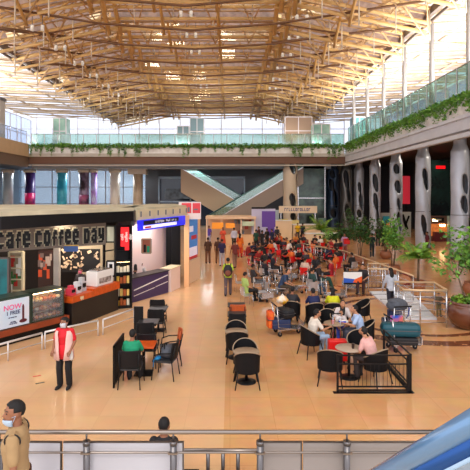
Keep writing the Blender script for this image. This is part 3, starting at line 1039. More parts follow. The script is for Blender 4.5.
SK = [mat('skin_brown', (150, 98, 70), .55), mat('skin_tan', (190, 134, 100), .55)]
CACHE = {}
def person(label, loc, rz, pose, J=None, top=(40, 40, 46), bottom=(30, 32, 40), sleeve='short', hair='short', mask=None, dress=None, shoes=(24, 22, 22), skin=0, group=None, hairc=(22, 17, 16), inherit=None, mlow=0.0):
    """pose: a key of POSES; meshes are shared between people of one pose, colours are per object"""
    if J is None: J = POSES[pose]
    def cm(c, kind):
        if isinstance(c, bpy.types.Material): return c
        return mat('%s_%d_%d_%d' % ((kind,) + tuple(c)), c, .75, noise=.2, scale=14)
    def part(key, build, m, nm, parent):
        key = (pose,) + key
        if key not in CACHE: CACHE[key] = build()
        o = bpy.data.objects.new(nm, CACHE[key]); COL.objects.link(o)
        if parent: o.parent = parent
        o.material_slots[0].link = 'OBJECT'; o.material_slots[0].material = m
        return o
    base = SK[0]
    root = part(('body',), lambda: body_mesh(J, base), SK[skin], 'person', None)
    root.location = loc; root.rotation_euler = (0, 0, rz)
    tag(root, label, 'person', group)
    if dress:
        low = .32 if pose.startswith('st') or pose.startswith('wa') else .3
        part(('dress',), lambda: dress_mesh(J, base, low), cm(dress, 'cloth'), 'dress', root)
        part(('leg',), lambda: leg_mesh(J, base), cm(bottom, 'cloth'), 'trousers', root)
    else:
        part(('top', sleeve), lambda: top_mesh(J, base, sleeve), cm(top, 'cloth'), 'shirt', root)
        part(('leg',), lambda: leg_mesh(J, base), cm(bottom, 'cloth'), 'trousers', root)
    part(('hair', hair), lambda: hair_mesh(J, base, hair), cm(hairc, 'hair'), 'hair', root)
    for q in 'rl':
        part(('shoe', q), lambda: shoe_mesh(J, q, base), cm(shoes, 'shoe'), 'shoe', root)
    if mask:
        part(('mask', mlow), lambda: mask_mesh(J, base, mlow), cm(mask, 'mask'), 'face_mask', root)
    return root
POSES = {
    'stand': joints('stand', arms='down'),
    'stand_hold': joints('stand', arms='hold'),
    'stand_fold': joints('stand', arms='fold'),
    'stand_phone': joints('stand', arms=('phone', 'down'), nod=-.2),
    'stand_hip': joints('stand', arms=('hip', 'down')),
    'walk': joints('stand', arms='walk', stride=.2),
    'walk_push': joints('stand', arms='push', stride=.18),
    'sit_table': joints('sit', lean=.12, arms='table', nod=-.25),
    'sit_lap': joints('sit', lean=-.02, arms='lap'),
    'sit_lean': joints('sit', lean=.22, arms='lap', nod=-.5),
    'sitout': joints('sitout', lean=-.08, arms='lap', yaw=.4),
    'sit_phone': joints('sit', lean=.05, arms=('phone', 'lap'), nod=-.35),
    'sit_turn': joints('sit', lean=.08, arms='table', yaw=.8),
}
# ------------------------------------------------------------ furniture builders
def wicker_chair():
    t = thing('wicker_armchair', '', 'chair')
    n = 26; A = R(118)
    vs = []; rim = []
    rows = 7
    for i in range(n + 1):
        th = -A + 2 * A * i / n
        c = max(0, math.cos(th * .76))
        top = .64 + .25 * (c ** 1.3)
        ax, ay = .30, .28
        for r in range(rows + 1):
            z = .36 + (top - .36) * r / rows
            fl = 1 + .08 * (z - .4)
            vs.append((ax * fl * math.sin(th), -ay * fl * math.cos(th), z))
        rim.append(Vector((ax * (1 + .08 * (top - .4)) * math.sin(th), -ay * (1 + .08 * (top - .4)) * math.cos(th), top)))
    k = rows + 1
    inner = [(x * .93, y * .93, z) for x, y, z in vs]
    fs = []
    for i in range(n):
        for r in range(rows):
            fs.append((i * k + r, (i + 1) * k + r, (i + 1) * k + r + 1, i * k + r + 1))
    mb = MB().add(vs, fs, 0, True).add(inner, [tuple(reversed(f)) for f in fs], 0, True)
    obj('backrest', mb, M['wicker'], t)
    obj('seat', MB().lathe([(0, .38), (.27, .38), (.28, .41), (.27, .45), (0, .46)], n=24), M['wicker'], t)
    obj('rim', MB().tube([p * 1.0 for p in rim], .015, 8), M['tan'], t)
    for sx in (-1, 1):
        for sy in (-1, 1):
            obj('leg', MB().cyl((sx * .22, sy * .2, .40), (sx * .29, sy * .28, 0), .018, 8, r1=.014), M['black'], t)
    return t
def slat_chair(backm, seatm, name='bistro_chair', frame='black'):
    t = thing(name, '', 'chair')
    fm_ = M[frame]
    mb = MB()
    n = 10
    # gently curved back panel
    vs = []
    for r in range(6):
        z = .52 + .38 * r / 5
        for i in range(n + 1):
            u = -1 + 2 * i / n
            w = .25 - .02 * (r == 5) - .01 * (r == 0)
            vs.append((w * u, -.23 - .07 * (1 - u * u) - .12 * (z - .5), z))
    fs = [(r * (n + 1) + i, r * (n + 1) + i + 1, (r + 1) * (n + 1) + i + 1, (r + 1) * (n + 1) + i) for r in range(5) for i in range(n)]
    mb.add(vs, fs, 0, True).add([(x, y + .03, z) for x, y, z in vs], [tuple(reversed(f)) for f in fs], 0, True)
    ring = [vs[i] for i in range(n + 1)] + [vs[r * (n + 1) + n] for r in range(1, 5)] + [vs[5 * (n + 1) + i] for i in range(n, -1, -1)] + [vs[r * (n + 1)] for r in range(4, 0, -1)]
    ring = [(x, y + .015, z) for x, y, z in ring]
    mb.tube(ring + ring[:1], .018, 6)
    obj('backrest', mb, backm, t)
    obj('seat', MB().prism([(-.24, .24), (-.25, -.2), (-.2, -.25), (.2, -.25), (.25, -.2), (.24, .24), (.2, .27), (-.2, .27)], .43, .475), seatm, t)
    for sx in (-1, 1):
        obj('leg', MB().tube([(sx * .23, -.33, .85), (sx * .23, -.24, .44), (sx * .26, -.30, 0)], .014, 8), fm_, t)
        obj('leg', MB().tube([(sx * .23, .22, .44), (sx * .26, .27, 0)], .014, 8), fm_, t)
        obj('armrest', MB().tube([(sx * .25, -.28, .68), (sx * .28, .02, .67), (sx * .27, .2, .62), (sx * .24, .22, .45)], .016, 8), fm_, t)
    return t
def plastic_chair(m):
    t = thing('cafe_chair', '', 'chair')
    obj('seat', MB().prism([(-.2, .2), (-.22, -.18), (.22, -.18), (.2, .2)], .43, .46), m, t)
    vs = []
    for r in range(4):
        for i in range(7):
            u = -1 + i / 3
            z = .5 + .32 * r / 3
            vs.append((.21 * u, -.19 - .04 * (1 - u * u) - .1 * (z - .5), z))
    fs = [(r * 7 + i, r * 7 + i + 1, r * 7 + i + 8, r * 7 + i + 7) for r in range(3) for i in range(6)]
    obj('backrest', MB().add(vs, fs, 0, True).add([(x, y + .02, z) for x, y, z in vs], [tuple(reversed(f)) for f in fs], 0, True), m, t)
    for sx in (-1, 1):
        obj('leg', MB().tube([(sx * .2, -.22, .7), (sx * .2, -.18, .44), (sx * .22, -.23, 0)], .013, 6), M['steel'], t)
        obj('leg', MB().cyl((sx * .19, .17, .44), (sx * .21, .21, 0), .013, 6), M['steel'], t)
    return t
def round_table(topm, r=.36, name='round_table'):
    t = thing(name, '', 'table')
    obj('tabletop', MB().lathe([(0, .715), (r, .715), (r + .012, .73), (r, .75), (0, .75)], n=30), topm, t)
    obj('pedestal', MB().cyl((0, 0, .03), (0, 0, .72), .035, 12), M['black'], t)
    obj('base', MB().lathe([(.24, 0), (.24, .012), (.06, .04), (0, .05)], n=26), M['black'], t)
    return t
def square_table(topm, w=.6):
    t = thing('square_table', '', 'table')
    obj('tabletop', MB().bb(-w / 2, w / 2, -w / 2, w / 2, .715, .75), topm, t, bevel=.008)
    obj('pedestal', MB().bb(-.035, .035, -.035, .035, .02, .72), M['black'], t)
    obj('base', MB().bb(-.22, .22, -.22, .22, 0, .02), M['black'], t)
    obj('apron', MB().bb(-w / 2 + .04, w / 2 - .04, -w / 2 + .04, w / 2 - .04, .66, .714), M['black'], t)
    return t

WC = wicker_chair()
BB = slat_chair(mat('black_pad', (20, 19, 22), .55, spec=.3), mat('grey_pad', (56, 56, 58), .5, spec=.3))
BW = slat_chair(M['wood'], mat('grey_pad', (70, 70, 72), .5), 'wood_back_chair')
RC = plastic_chair(M['red'])
SC = plastic_chair(mat('silver_mesh', (200, 200, 204), .3, .7))
SC.name = 'silver_chair'
RT = round_table(M['tan'], .31)
RW = round_table(mat('pale_table', (178, 158, 138), .35), .33, 'pedestal_table')
ST = square_table(mat('dark_tabletop', (56, 54, 54), .4, spec=.3))
SO = square_table(M['orange']); SO.name = 'orange_table'
RDT = square_table(M['red'], .62); RDT.name = 'red_table'

gC = 'black wicker armchairs in the middle column'
def nlab(lst, fmt): return [fmt % a for a in lst]
# --- centre column of tables
place(WC, (.41, 11.45, 0), 0, 'black wicker armchair in the middle row, nearest the camera, its back to us', gC)
place(WC, (.38, 11.98, 0), PI, 'black wicker armchair in the middle row facing us across the nearest table', gC)
place(RT, (.40, 11.70, 0), 0, 'round tan-edged table nearest the camera, between two wicker armchairs')
place(WC, (.19, 13.15, 0), 0, 'black wicker armchair of the second middle pair, its back to us', gC)
place(WC, (.17, 13.72, 0), PI, 'black wicker armchair of the second middle pair, facing us', gC)
place(RT, (.18, 13.43, 0), 0, 'round tan-edged table of the second middle pair')
place(ST, (.22, 15.35, 0), 0, 'square dark table third in the middle row, just behind the wicker pairs')
place(BB, (.22, 14.95, 0), 0, 'black chair with its back to us tucked under the third middle table')
place(ST, (.22, 16.6, 0), 0, 'square dark table last in the middle row')
place(BW, (.26, 16.15, 0), 0, 'orange-wood-backed chair tucked under the last middle table')
# --- left group
place(BB, (-2.36, 11.5, 0), 0, 'black chair the man in green sits on')
place(SO, (-2.2, 12.25, 0), 0, 'square orange-topped table in front of the man in green')
place(BB, (-1.62, 12.0, 0), R(80), 'dark-seated chair piled with bags beside the orange table')
place(BW, (-1.62, 12.95, 0), R(100), 'orange-wood-backed chair seen from its side, behind the chair with bags')
lb = ['black chair with its back to us right behind the orange table', 'second black chair back beyond the orange table', 'third black chair back beyond the orange table', 'farthest black chair of the left row, by the low rail']
for (x, y), l in zip(((-2.2, 12.85), (-2.42, 13.95), (-2.36, 15.5), (-2.52, 16.9)), lb):
    place(BB, (x, y, 0), 0, l, 'black chairs in the left row')
place(ST, (-2.45, 14.45, 0), 0, 'square dark table between the second and third chairs of the left row')
place(ST, (-2.4, 16.1, 0), 0, 'square dark table between the two farthest chairs of the left row')
t = thing('menu_stand', 'tall narrow black menu stand beside the left row of chairs', 'stand', (-2.78, 14.6, 0))
obj('panel', MB().bb(-.14, .14, -.03, .03, .1, 1.15), M['black'], t, bevel=.006)
obj('foot', MB().bb(-.2, .2, -.15, .15, 0, .1), M['black'], t)
t = thing('partition_screen', 'low black slatted screen on the left side of the man in green', 'screen', (-2.74, 11.85, 0))
obj('frame', MB().bb(-.02, .02, -.55, .5, .05, .12).bb(-.02, .02, -.55, .5, .95, 1.0).bb(-.02, .02, -.55, -.49, 0, 1.0).bb(-.02, .02, .44, .5, 0, 1.0), M['black'], t)
for i in range(7): obj('slat', MB().bb(-.012, .012, -.38 + i * .125, -.32 + i * .125, .1, .96), M['black'], t)
# --- right fenced group
place(WC, (2.42, 11.62, 0), R(-12), 'black wicker armchair turned out at the open corner of the black fence')
place(WC, (3.52, 11.62, 0), R(35), 'black wicker armchair under the person in pale pink')
place(WC, (3.42, 12.75, 0), R(165), 'black wicker armchair facing us inside the black fence')
place(RW, (2.97, 11.98, 0), 0, 'round pale table inside the black fence')
place(WC, (2.28, 13.55, 0), R(-70), 'black wicker armchair under the man in white and pale jeans')
place(RT, (3.1, 14.25, 0), 0, 'round tan table in the middle of the travellers by the red suitcase')
place(WC, (3.1, 15.1, 0), PI, 'black wicker armchair facing us, empty, beyond the round tan table')
place(WC, (3.95, 14.1, 0), R(80), 'black wicker armchair under the man in the pale blue shirt')
place(WC, (3.5, 15.25, 0), R(170), 'black wicker armchair under the woman with a child')
place(WC, (2.9, 16.5, 0), R(5), 'black wicker armchair under the person in navy')
place(WC, (3.55, 16.5, 0), R(-5), 'black wicker armchair under the person in yellow')
place(RT, (3.2, 17.35, 0), 0, 'round tan table in front of the navy and yellow shirts')
place(WC, (2.15, 16.75, 0), R(-10), 'black wicker armchair under the man behind the loaded trolley')
place(WC, (4.6, 16.8, 0), R(100), 'black wicker armchair, empty, beside the person in yellow')

# --- black fence
def fence(name, label, a, b, z1=.86):
    a = Vector((a[0], a[1], 0)); b = Vector((b[0], b[1], 0)); d = b - a; L = d.length; d = d / L
    t = thing(name, label, 'fence', a)
    for z in (.06, .14, .66, z1): obj('rail', MB().bar(a + V(0, 0, z), b + V(0, 0, z), .03, .03), M['black'], t, world=True)
    for p in (a, b): obj('post', MB().bar(p, p + V(0, 0, z1 + .02), .045, .045), M['black'], t, world=True)
    obj('foot', MB().bar(a - d * .1, b + d * .1, .12, .02), M['black'], t, world=True)
    n = int(L / .09)
    for i in range(1, n):
        p = a + d * (L * i / n)
        obj('bar', MB().bar(p + V(0, 0, .14), p + V(0, 0, .66), .008, .008), M['black'], t, world=True)
    return t
fence('black_fence', 'low black metal fence across the front of the pale pink person', (2.48, 11.06), (4.1, 11.06))
fence('black_fence', 'low black metal fence running away beside the teal bag trolley', (4.18, 11.12), (4.2, 13.1))

# --- red suitcase
t = thing('red_suitcase', 'small bright red suitcase with raised handle between the two round tables', 'suitcase', (2.92, 13.05, 0))
obj('shell', MB().bb(-.25, .25, -.13, .13, .06, .62), M['red'], t, bevel=.03)
for s in (-1, 1):
    obj('handle_tube', MB().cyl((s * .1, .09, .62), (s * .1, .09, 1.3), .01, 6), M['steel'], t)
    for q in (-1, 1): obj('wheel', MB().cyl((s * .16 - .015, q * .08, .03), (s * .16 + .015, q * .08, .03), .03, 10), M['black'], t)
obj('handle_grip', MB().cyl((-.12, .09, 1.3), (.12, .09, 1.3), .016, 8), M['black'], t)

# --- luggage trolleys
def trolley(board=None):
    t = thing('luggage_trolley', '', 'trolley')
    s = M['steel']
    obj('frame', MB().tube([(-.28, -.3, .95), (-.28, -.25, .3), (-.24, .55, .18), (.24, .55, .18), (.28, -.25, .3), (.28, -.3, .95)], .018, 8), s, t)
    obj('deck', MB().prism([(-.28, -.25), (.28, -.25), (.22, .6), (-.22, .6)], .2, .23).bb(-.26, .26, .58, .61, .2, .42), s, t)
    obj('handle', MB().cyl((-.3, -.32, .98), (.3, -.32, .98), .022, 10), M['black'], t)
    bk = MB()
    for z in (.55, .62, .69, .76, .83): bk.bar((-.26, -.22, z), (.26, -.22, z), .012, .012)
    bk.bar((-.24, -.02, .6), (.24, -.02, .6), .012, .012).bar((-.26, -.22, .55), (-.24, -.02, .6), .012, .012).bar((.26, -.22, .55), (.24, -.02, .6), .012, .012)
    obj('basket', bk, s, t)
    for x, y in ((-.26, -.2), (.26, -.2), (0, .5)):
        w = obj('wheel', MB().cyl((x - .02, y, .07), (x + .02, y, .07), .07, 14), M['black'], t)
        obj('fork', MB().bar((x, y, .07), (x, y, .22), .05, .03), s, w)
    if board: obj('advert_board', board, MATS['board'], t)
    return t
LT = trolley()
def suitcase(name, label, c, sz, m, rz=0, soft=.03, cat='suitcase'):
    t = thing(name, label, cat, c, rz)
    x, y, z = sz
    obj('shell', MB().bb(-x / 2, x / 2, -y / 2, y / 2, 0, z), m, t, bevel=min(soft, z * .3))
    obj('handle', MB().tube([(-.07, 0, z - .005), (-.06, 0, z + .035), (.06, 0, z + .035), (.07, 0, z - .005)], .009, 6), M['black'], t)
    obj('zip', MB().bb(-x / 2 - .003, x / 2 + .003, -y / 2 - .003, y / 2 + .003, z * .48, z * .53), M['steel_d'], t)
    return t
place(LT, (1.75, 15.65, 0), R(-80), 'loaded luggage trolley with big dark bags beside the middle row')
suitcase('navy_suitcase', 'navy suitcase lying on the loaded trolley beside the middle row', (1.62, 15.6, .235), (.5, .6, .3), mat('navy_cloth', (36, 52, 92), .6), R(-80))
suitcase('black_holdall', 'black holdall stacked on the navy suitcase', (1.78, 15.6, .57), (.62, .42, .3), mat('black_cloth', (26, 26, 30), .7), R(-60), .1, 'bag')
t = thing('yellow_bag', 'yellow and white carrier bag topmost on the loaded trolley', 'bag', (1.75, 16.05, .9))
obj('sack', MB().ball((0, 0, .13), (.2, .14, .14), 14, fn=lambda d: 1 + .12 * math.sin(d.x * 9) * math.cos(d.z * 7)), mat('yellow_bag', (246, 178, 20), .6, rgb2=(236, 226, 210), scale=5), t)
obj('knot', MB().tube([(-.04, 0, .25), (0, 0, .32), (.05, 0, .26)], .02, 6), mat('yellow_bag', ()), t)
suitcase('red_bag', 'small red and orange bag on the near corner of the loaded trolley', (1.3, 15.55, .24), (.2, .34, .55), mat('red_orange_cloth', (214, 50, 30), .6, rgb2=(240, 120, 30), scale=6), R(10), .05, 'bag')

# teal bag trolley and backpack trolley right
place(LT, (4.95, 14.1, 0), R(-85), 'luggage trolley carrying the long teal bag beside the black fence')
suitcase('teal_duffel', 'long teal duffel bag lying across the trolley by the fence', (4.95, 13.95, .45), (1.1, .42, .38), mat('teal_cloth', (12, 78, 92), .55), R(-6), .14, 'bag')
suitcase('dark_suitcase', 'dark hard case lying under the teal duffel bag', (5.0, 13.95, .235), (.8, .5, .21), mat('black_cloth', ()), R(-6), .04)
place(LT, (5.45, 15.6, 0), R(10), 'luggage trolley with grey backpack and a bright poster board, behind the teal bag')
suitcase('navy_case', 'dark blue upright case on the trolley below the grey backpack', (5.45, 15.9, .235), (.42, .3, .5), mat('navy_cloth', ()), 0, .04)
t = thing('grey_backpack', 'slumped grey backpack lying on top of the upright blue case', 'backpack', (5.48, 15.75, .76), R(20))
obj('sack', MB().ball((0, 0, .17), (.36, .24, .21), 18, fn=lambda d: 1 + .1 * math.sin(d.x * 6 + d.y * 4)), mat('grey_cloth', (88, 92, 102), .8, noise=.3, scale=9), t)
obj('strap', MB().tube([(.3, -.05, .22), (.42, -.08, .05), (.4, -.06, -.2), (.36, 0, -.3)], .022, 6), mat('blue_strap', (30, 60, 150), .6), t)
obj('strap', MB().tube([(-.2, -.16, .25), (-.1, -.24, .1), (.1, -.24, -.0)], .02, 6), mat('grey_cloth', ()), t)
obj('lid', MB().ball((-.16, 0, .3), (.18, .18, .08), 12), mat('grey_cloth', ()), t)
mat('board', (240, 110, 40), .4, rgb2=(40, 90, 200), scale=3)
t = thing('poster_tag', 'small orange and blue advert board at the front of the backpack trolley', 'advert board', (5.3, 15.28, .2))
obj('panel', MB().bb(-.2, .2, -.012, .012, .1, .5), mat('board', ()), t)
obj('bracket', MB().bb(-.02, .02, -.02, .02, 0, .12), M['steel'], t)
# trolley with a large advert panel
q = gr(352, 293)
place(LT, (q.x, q.y + .3, 0), R(0), 'luggage trolley with a wide blue, white and orange advert panel')
t = thing('advert_panel', 'wide advert panel with blue, white and orange stripes on a trolley front', 'advert board', (q.x, q.y - .12, .0))
obj('panel', MB().bb(-.42, .42, -.02, .02, .42, .98), M['white'], t)
obj('bracket', MB().bb(-.3, -.26, 0, .03, .0, .5).bb(.26, .3, 0, .03, .0, .5), M['steel'], t)
obj('blue_stripe', MB().add([(-.42, -.025, .5), (.42, -.025, .5), (.42, -.025, .62), (-.42, -.025, .72)], [(0, 1, 2, 3)]), mat('advert_blue', (40, 90, 190), .4), t)
obj('orange_stripe', MB().add([(.0, -.027, .52), (.42, -.027, .46), (.42, -.027, .8), (.1, -.027, .66)], [(0, 1, 2, 3)]), mat('advert_orange', (236, 96, 30), .4), t)
obj('dark_stripe', MB().bb(-.42, .42, -.027, -.021, .42, .5), M['black'], t)
# empty silver trolleys and silver chairs
TRO = ['beside the lime-vested man', 'just past the lime vest', 'in the middle of the aisle bunch', 'behind the person in navy and white', 'closest to the man in lime', 'toward the red tables', 'right of the aisle bunch', 'angled before the peach-topped person', 'beside the loaded trolley row end', 'touching the red tables edge', 'behind the bright yellow shirt']
for i, (px, py, a) in enumerate(((262, 276, -60), (270, 281, -50), (277, 287, -40), (284, 295, -60), (272, 296, -70), (288, 283, -30), (300, 292, 60), (304, 281, 50), (262, 300, 200), (299, 268, 20), (330, 300, -80))):
    q = gr(px, py)
    place(LT, (q.x, q.y, 0), R(a), 'empty steel luggage trolley ' + TRO[i], 'empty luggage trolleys parked in the aisle')
SIL = ['nearest to the middle row', 'second from the middle row', 'in front of the person in navy', 'beside the person in dark grey', 'under nobody, at the walkway edge', 'near the far parked trolleys', 'right behind the navy top', 'past the yellow shirt', 'at the far end of the trolleys', 'closest to the red tables']
for i, (px, py, a) in enumerate(((247, 306, -70), (262, 302, 100), (281, 298, 90), (258, 292, -80), (240, 292, -80), (292, 276, 60), (312, 300, 10), (318, 291, 160), (252, 285, -80), (308, 272, 90))):
    q = gr(px, py)
    place(SC, (q.x, q.y, 0), R(a), 'empty silver metal chair ' + SIL[i], 'silver chairs scattered in the aisle')

# bags on the dark chair of the left group
t = thing('dark_bag', 'dark grey bag slumped on the chair beside the orange table', 'bag', (-1.6, 12.0, .475), R(80))
obj('sack', MB().ball((0, -.04, .15), (.2, .17, .17), 14, fn=lambda v: 1 + .1 * math.sin(v.x * 7 + v.z * 5)), mat('grey_cloth', ()), t)
obj('strap', MB().tube([(-.12, 0, .26), (-.05, .02, .38), (.08, .02, .36), (.12, 0, .24)], .015, 6), M['black'], t)
t = thing('blue_cord', 'bright blue cord and pouch lying at the front of the dark bag', 'pouch', (-1.78, 11.86, .476), R(60))
obj('pouch', MB().ball((0, 0, .05), (.1, .07, .05), 12), mat('cyan_cloth', (20, 130, 190), .6), t)
obj('cord', MB().tube([(-.05, 0, .06), (-.14, .02, .04), (-.17, .0, -.02), (-.19, 0, -.12)], .009, 6), mat('cyan_cloth', ()), t)
# things on the tables
def cup(loc, c, lb):
    o = obj('drink_cup', MB().lathe([(.03, 0), (.042, .11), (.045, .12), (0, .12)], n=12), mat('cupc_%d_%d' % (c[0], c[1]), c, .4)); o.location = loc
    tag(o, lb, 'cup')
cup((3.02, 14.1, .75), (220, 30, 36), 'red paper cup on the round tan table of the travellers')
cup((3.2, 14.35, .75), (240, 236, 230), 'white paper cup beside the red cup on the round tan table')
cup((3.05, 11.9, .75), (60, 40, 34), 'small brown cup on the pale table inside the black fence')
t = thing('blue_package', 'blue and white package by the hands of the man in pale blue', 'package', (3.38, 14.28, .75), R(20))
obj('wrap', MB().bb(-.12, .12, -.07, .07, 0, .06), M['white'], t, bevel=.01)
obj('label_band', MB().bb(-.121, .04, -.071, .071, .01, .055), mat('vivid_blue', (30, 60, 210), .5), t)
# ------------------------------------------------------------ cafe kiosk
t = thing('cafe_kiosk', 'dark open cafe kiosk with cream roof and big block-letter sign', 'kiosk', (-6.0, 18, 0))
W = dict(world=True)
roofpoly = [(-12, 9.5), (-9.4, 11.6), (-6.9, 14.4), (-3.85, 18.9), (-4.6, 25.0), (-12.5, 25.0)]
obj('roof', MB().prism(roofpoly, 3.9, 4.0), mat('dusty_cream', (214, 206, 176), .8, noise=.3, scale=1.2), t, **W)
fa = MB()
for a, b in zip(roofpoly[:3], roofpoly[1:4]): fa.slab(a, b, 3.5, 3.92, .12)
fa.slab(roofpoly[3], roofpoly[4], 3.3, 3.92, .12)
obj('fascia', fa, mat('black_fascia', (16, 15, 18), .35), t, **W)
tr = MB()
for a, b in zip(roofpoly[:3], roofpoly[1:4]): tr.slab(a, b, 3.9, 4.03, .16)
obj('roof_edge', tr, mat('dusty_cream', ()), t, **W)
# sign board plane
SA = Vector((-9.0, 15.85)); SB = Vector((-4.95, 19.05)); sd = (SB - SA).normalized(); sn = Vector((sd.y, -sd.x))
ang = math.atan2(sd.y, sd.x)
sb = obj('sign_board', MB().slab(SA, SB, 2.56, 3.42, .12), mat('taupe_sign', (132, 120, 108), .5), t, **W)
def onsign(s, z, out): return Vector((SA.x + sd.x * s + sn.x * out, SA.y + sd.y * s + sn.y * out, z))
LS = (SB - SA).length
s0 = (Vector((-7.95, 16.68)) - SA).length
GL = {'c': ('.###.', '#####', '##...', '##...', '##...', '#####', '.###.'), 'a': ('.###.', '#####', '...##', '.####', '##.##', '#####', '.####'),
      'f': ('..###', '.####', '.##..', '#####', '.##..', '.##..', '.##..'), 'e': ('.###.', '#####', '##.##', '#####', '##...', '#####', '.###.'),
      'o': ('.###.', '#####', '##.##', '##.##', '##.##', '#####', '.###.'), 'D': ('####.', '#####', '##.##', '##.##', '##.##', '#####', '####.'),
      'y': ('##.##', '##.##', '##.##', '#####', '.####', '...##', '####.')}
def s_at(px):
    k = (px - 230) / F
    return (k * SA.y - SA.x) / (sd.x - k * sd.y)
def bitmap(ch, x0, x1, z0, z1, grow, d0, d1, m, nm, par):
    mb = MB(); g = GL[ch]; cw = (x1 - x0) / 5; hh = (z1 - z0) / 7
    for r in range(7):
        c_ = 0
        while c_ < 5:
            if g[r][c_] == '#':
                e_ = c_
                while e_ < 5 and g[r][e_] == '#': e_ += 1
                p = onsign(x0 + cw * (c_ + e_) / 2, z1 - hh * (r + .5), (d0 + d1) / 2)
                mb.box(p, (cw * (e_ - c_) + grow * 2, d1 - d0, hh + grow * 2), ang)
                c_ = e_
            else: c_ += 1
    o = obj(nm, mb, m, None); o.parent = par; o.location = -t.location
for ch, a_, b_ in (('c', -4.5, 3), ('a', 5, 13), ('f', 14.5, 20), ('e', 21.5, 29.5), ('c', 34, 41), ('o', 42.5, 49.5), ('f', 51, 56), ('f', 57.2, 62.4), ('e', 63.6, 70), ('e', 71.3, 77.7), ('D', 82.5, 88.5), ('a', 90, 95.5), ('y', 97, 103)):
    xa_, xb_ = s_at(a_), s_at(b_)
    bitmap(ch, xa_, xb_, 2.67, 3.27, .02, .06, .10, mat('cream_letter', (226, 220, 190), .5), 'letter_relief', sb)
    bitmap(ch, xa_ + .01, xb_ - .0, 2.66, 3.24, .002, .095, .125, M['blackgl'], 'letter_face', sb)
ac = MB().bar(onsign(s_at(25), 3.38, .09), onsign(s_at(30), 3.47, .09), .05, .07)
obj('accent', ac, mat('cream_letter', ()), sb, **{'world': False}).location = -t.location
# back rooms
obj('back_wall', MB().slab((-12, 21.5), (-5.6, 24.6), 0, 3.9, .1), mat('cafe_dark_wall', (34, 26, 24), .6), t, **W)
obj('side_wall', MB().slab((-4.75, 20.3), (-4.9, 24.9), 0, 3.9, .1), M['black'], t, **W)
obj('inner_panel', MB().slab((-6.4, 20.2), (-4.75, 20.95), 0, 2.9, .06), mat('cafe_cream_wall', (214, 198, 170), .6), t, **W)
# inner partitions behind the counter
obj('grey_pillar', MB().box((pt(57, 18.2, 0).x, 18.2, 1.3), (.2, .2, 2.6)), M['conc'], t, **W)
def flat(name, label, cat, px0, px1, py0, py1, Y, m, depth=.05, frame=None):
    a = pt(px0, Y, py=py1); b = pt(px1, Y, py=py0)
    t_ = thing(name, label, cat, ((a.x + b.x) / 2, Y, a.z))
    w = b.x - a.x; h = b.z - a.z
    obj('panel', MB().bb(-w / 2, w / 2, -depth / 2, depth / 2, 0, h), m, t_)
    if frame:
        fb = MB()
        for x in (-w / 2, w / 2): fb.bb(x - .03, x + .03, -depth, depth, 0, h)
        for z in (0, h): fb.bb(-w / 2, w / 2, -depth, depth, z - .03, z + .03)
        obj('frame', fb, frame, t_)
    return t_, w, h
def blobs(t_, w, h, n, cols, nm='print_patch', z0=.1, seed=1, size=.2, y=-.035):
    q = random.Random(seed)
    for c in cols:
        for i in range(n):
            mb = MB()
            x = q.uniform(-w * .42, w * .42); z = q.uniform(h * z0, h * .92); a = q.uniform(.4, 1) * size * w; b_ = q.uniform(.3, .8) * size * h
            mb.bb(max(-w / 2, x - a / 2), min(w / 2, x + a / 2), y - .004, y, max(0.02, z - b_ / 2), min(h - .02, z + b_ / 2))
            obj(nm, mb, mat('print_%d_%d_%d' % c, c, .5), t_)
            y -= .001
# teal display fridge, at left edge
t1, w1, h1 = flat('teal_display', 'tall teal-lit display cooler behind the far left of the cafe counter', 'cooler', -14, 9, 258, 304, 16.6, mat('teal_panel', (16, 132, 138), .3, emit=.15, rgb2=(8, 76, 88), scale=1.5), .08, M['steel_d'])
t1, w1, h1 = flat('supply_shelf', 'narrow beige shelf of jars beside the teal cooler', 'shelf', 10, 23, 252, 304, 17.4, mat('shelf_beige', (150, 132, 104), .6), .1, M['cream'])
for i, z in enumerate((.5, .9, 1.3, 1.7)):
    obj('shelf_board', MB().bb(-w1 / 2, w1 / 2, -.2, -.05, z, z + .03), M['cream'], t1)
blobs(t1, w1, h1, 5, [(190, 40, 30), (60, 110, 50), (226, 222, 214)], 'goods', size=.35, y=-.06)
t1, w1, h1 = flat('back_bar', 'dark back bar with reddish lit shelf behind the pastry case', 'shelf', 40, 54, 250, 296, 19.5, mat('back_bar', (48, 24, 20), .5), .4)
blobs(t1, w1, h1, 4, [(200, 80, 40), (120, 100, 96), (170, 150, 140)], 'goods', size=.3, y=-.21, z0=.5)
t1, w1, h1 = flat('menu_board', 'black and cream painted menu board on the cafe wall above the till', 'menu board', 62, 100, 249, 272, 19.4, mat('menu_black', (20, 18, 18), .5), .06)
q = random.Random(4)
mb = MB()
for i in range(34):
    x = q.uniform(-w1 * .46, w1 * .46); z = q.uniform(h1 * .15, h1 * .92)
    mb.bar((x, -.045, z), (x + q.uniform(-.16, .16), -.045, z + q.uniform(-.16, .16)), .012, q.uniform(.05, .12))
obj('painted_swirl', mb, mat('menu_cream', (222, 192, 160), .5), t1)
t1, w1, h1 = flat('hanging_sign', 'small blue oval sign hanging under the big letters', 'sign', 64, 78, 246, 251.5, 18.0, mat('oval_blue', (60, 100, 170), .4), .06)
obj('edge', MB().bb(-w1 / 2 - .02, w1 / 2 + .02, -.02, .02, h1, h1 + .04), mat('gold_edge', (220, 180, 80), .4), t1)

def casebox(name, label, a, b, z0, z1, depth, parts, cat):
    """a counter unit from plan point a to b; depth goes away from the customers"""
    a = Vector(a); b = Vector(b); d = (b - a); L = d.length; an = math.atan2(d.y, d.x)
    t_ = thing(name, label, cat, (a.x, a.y, 0), an)
    return t_, L
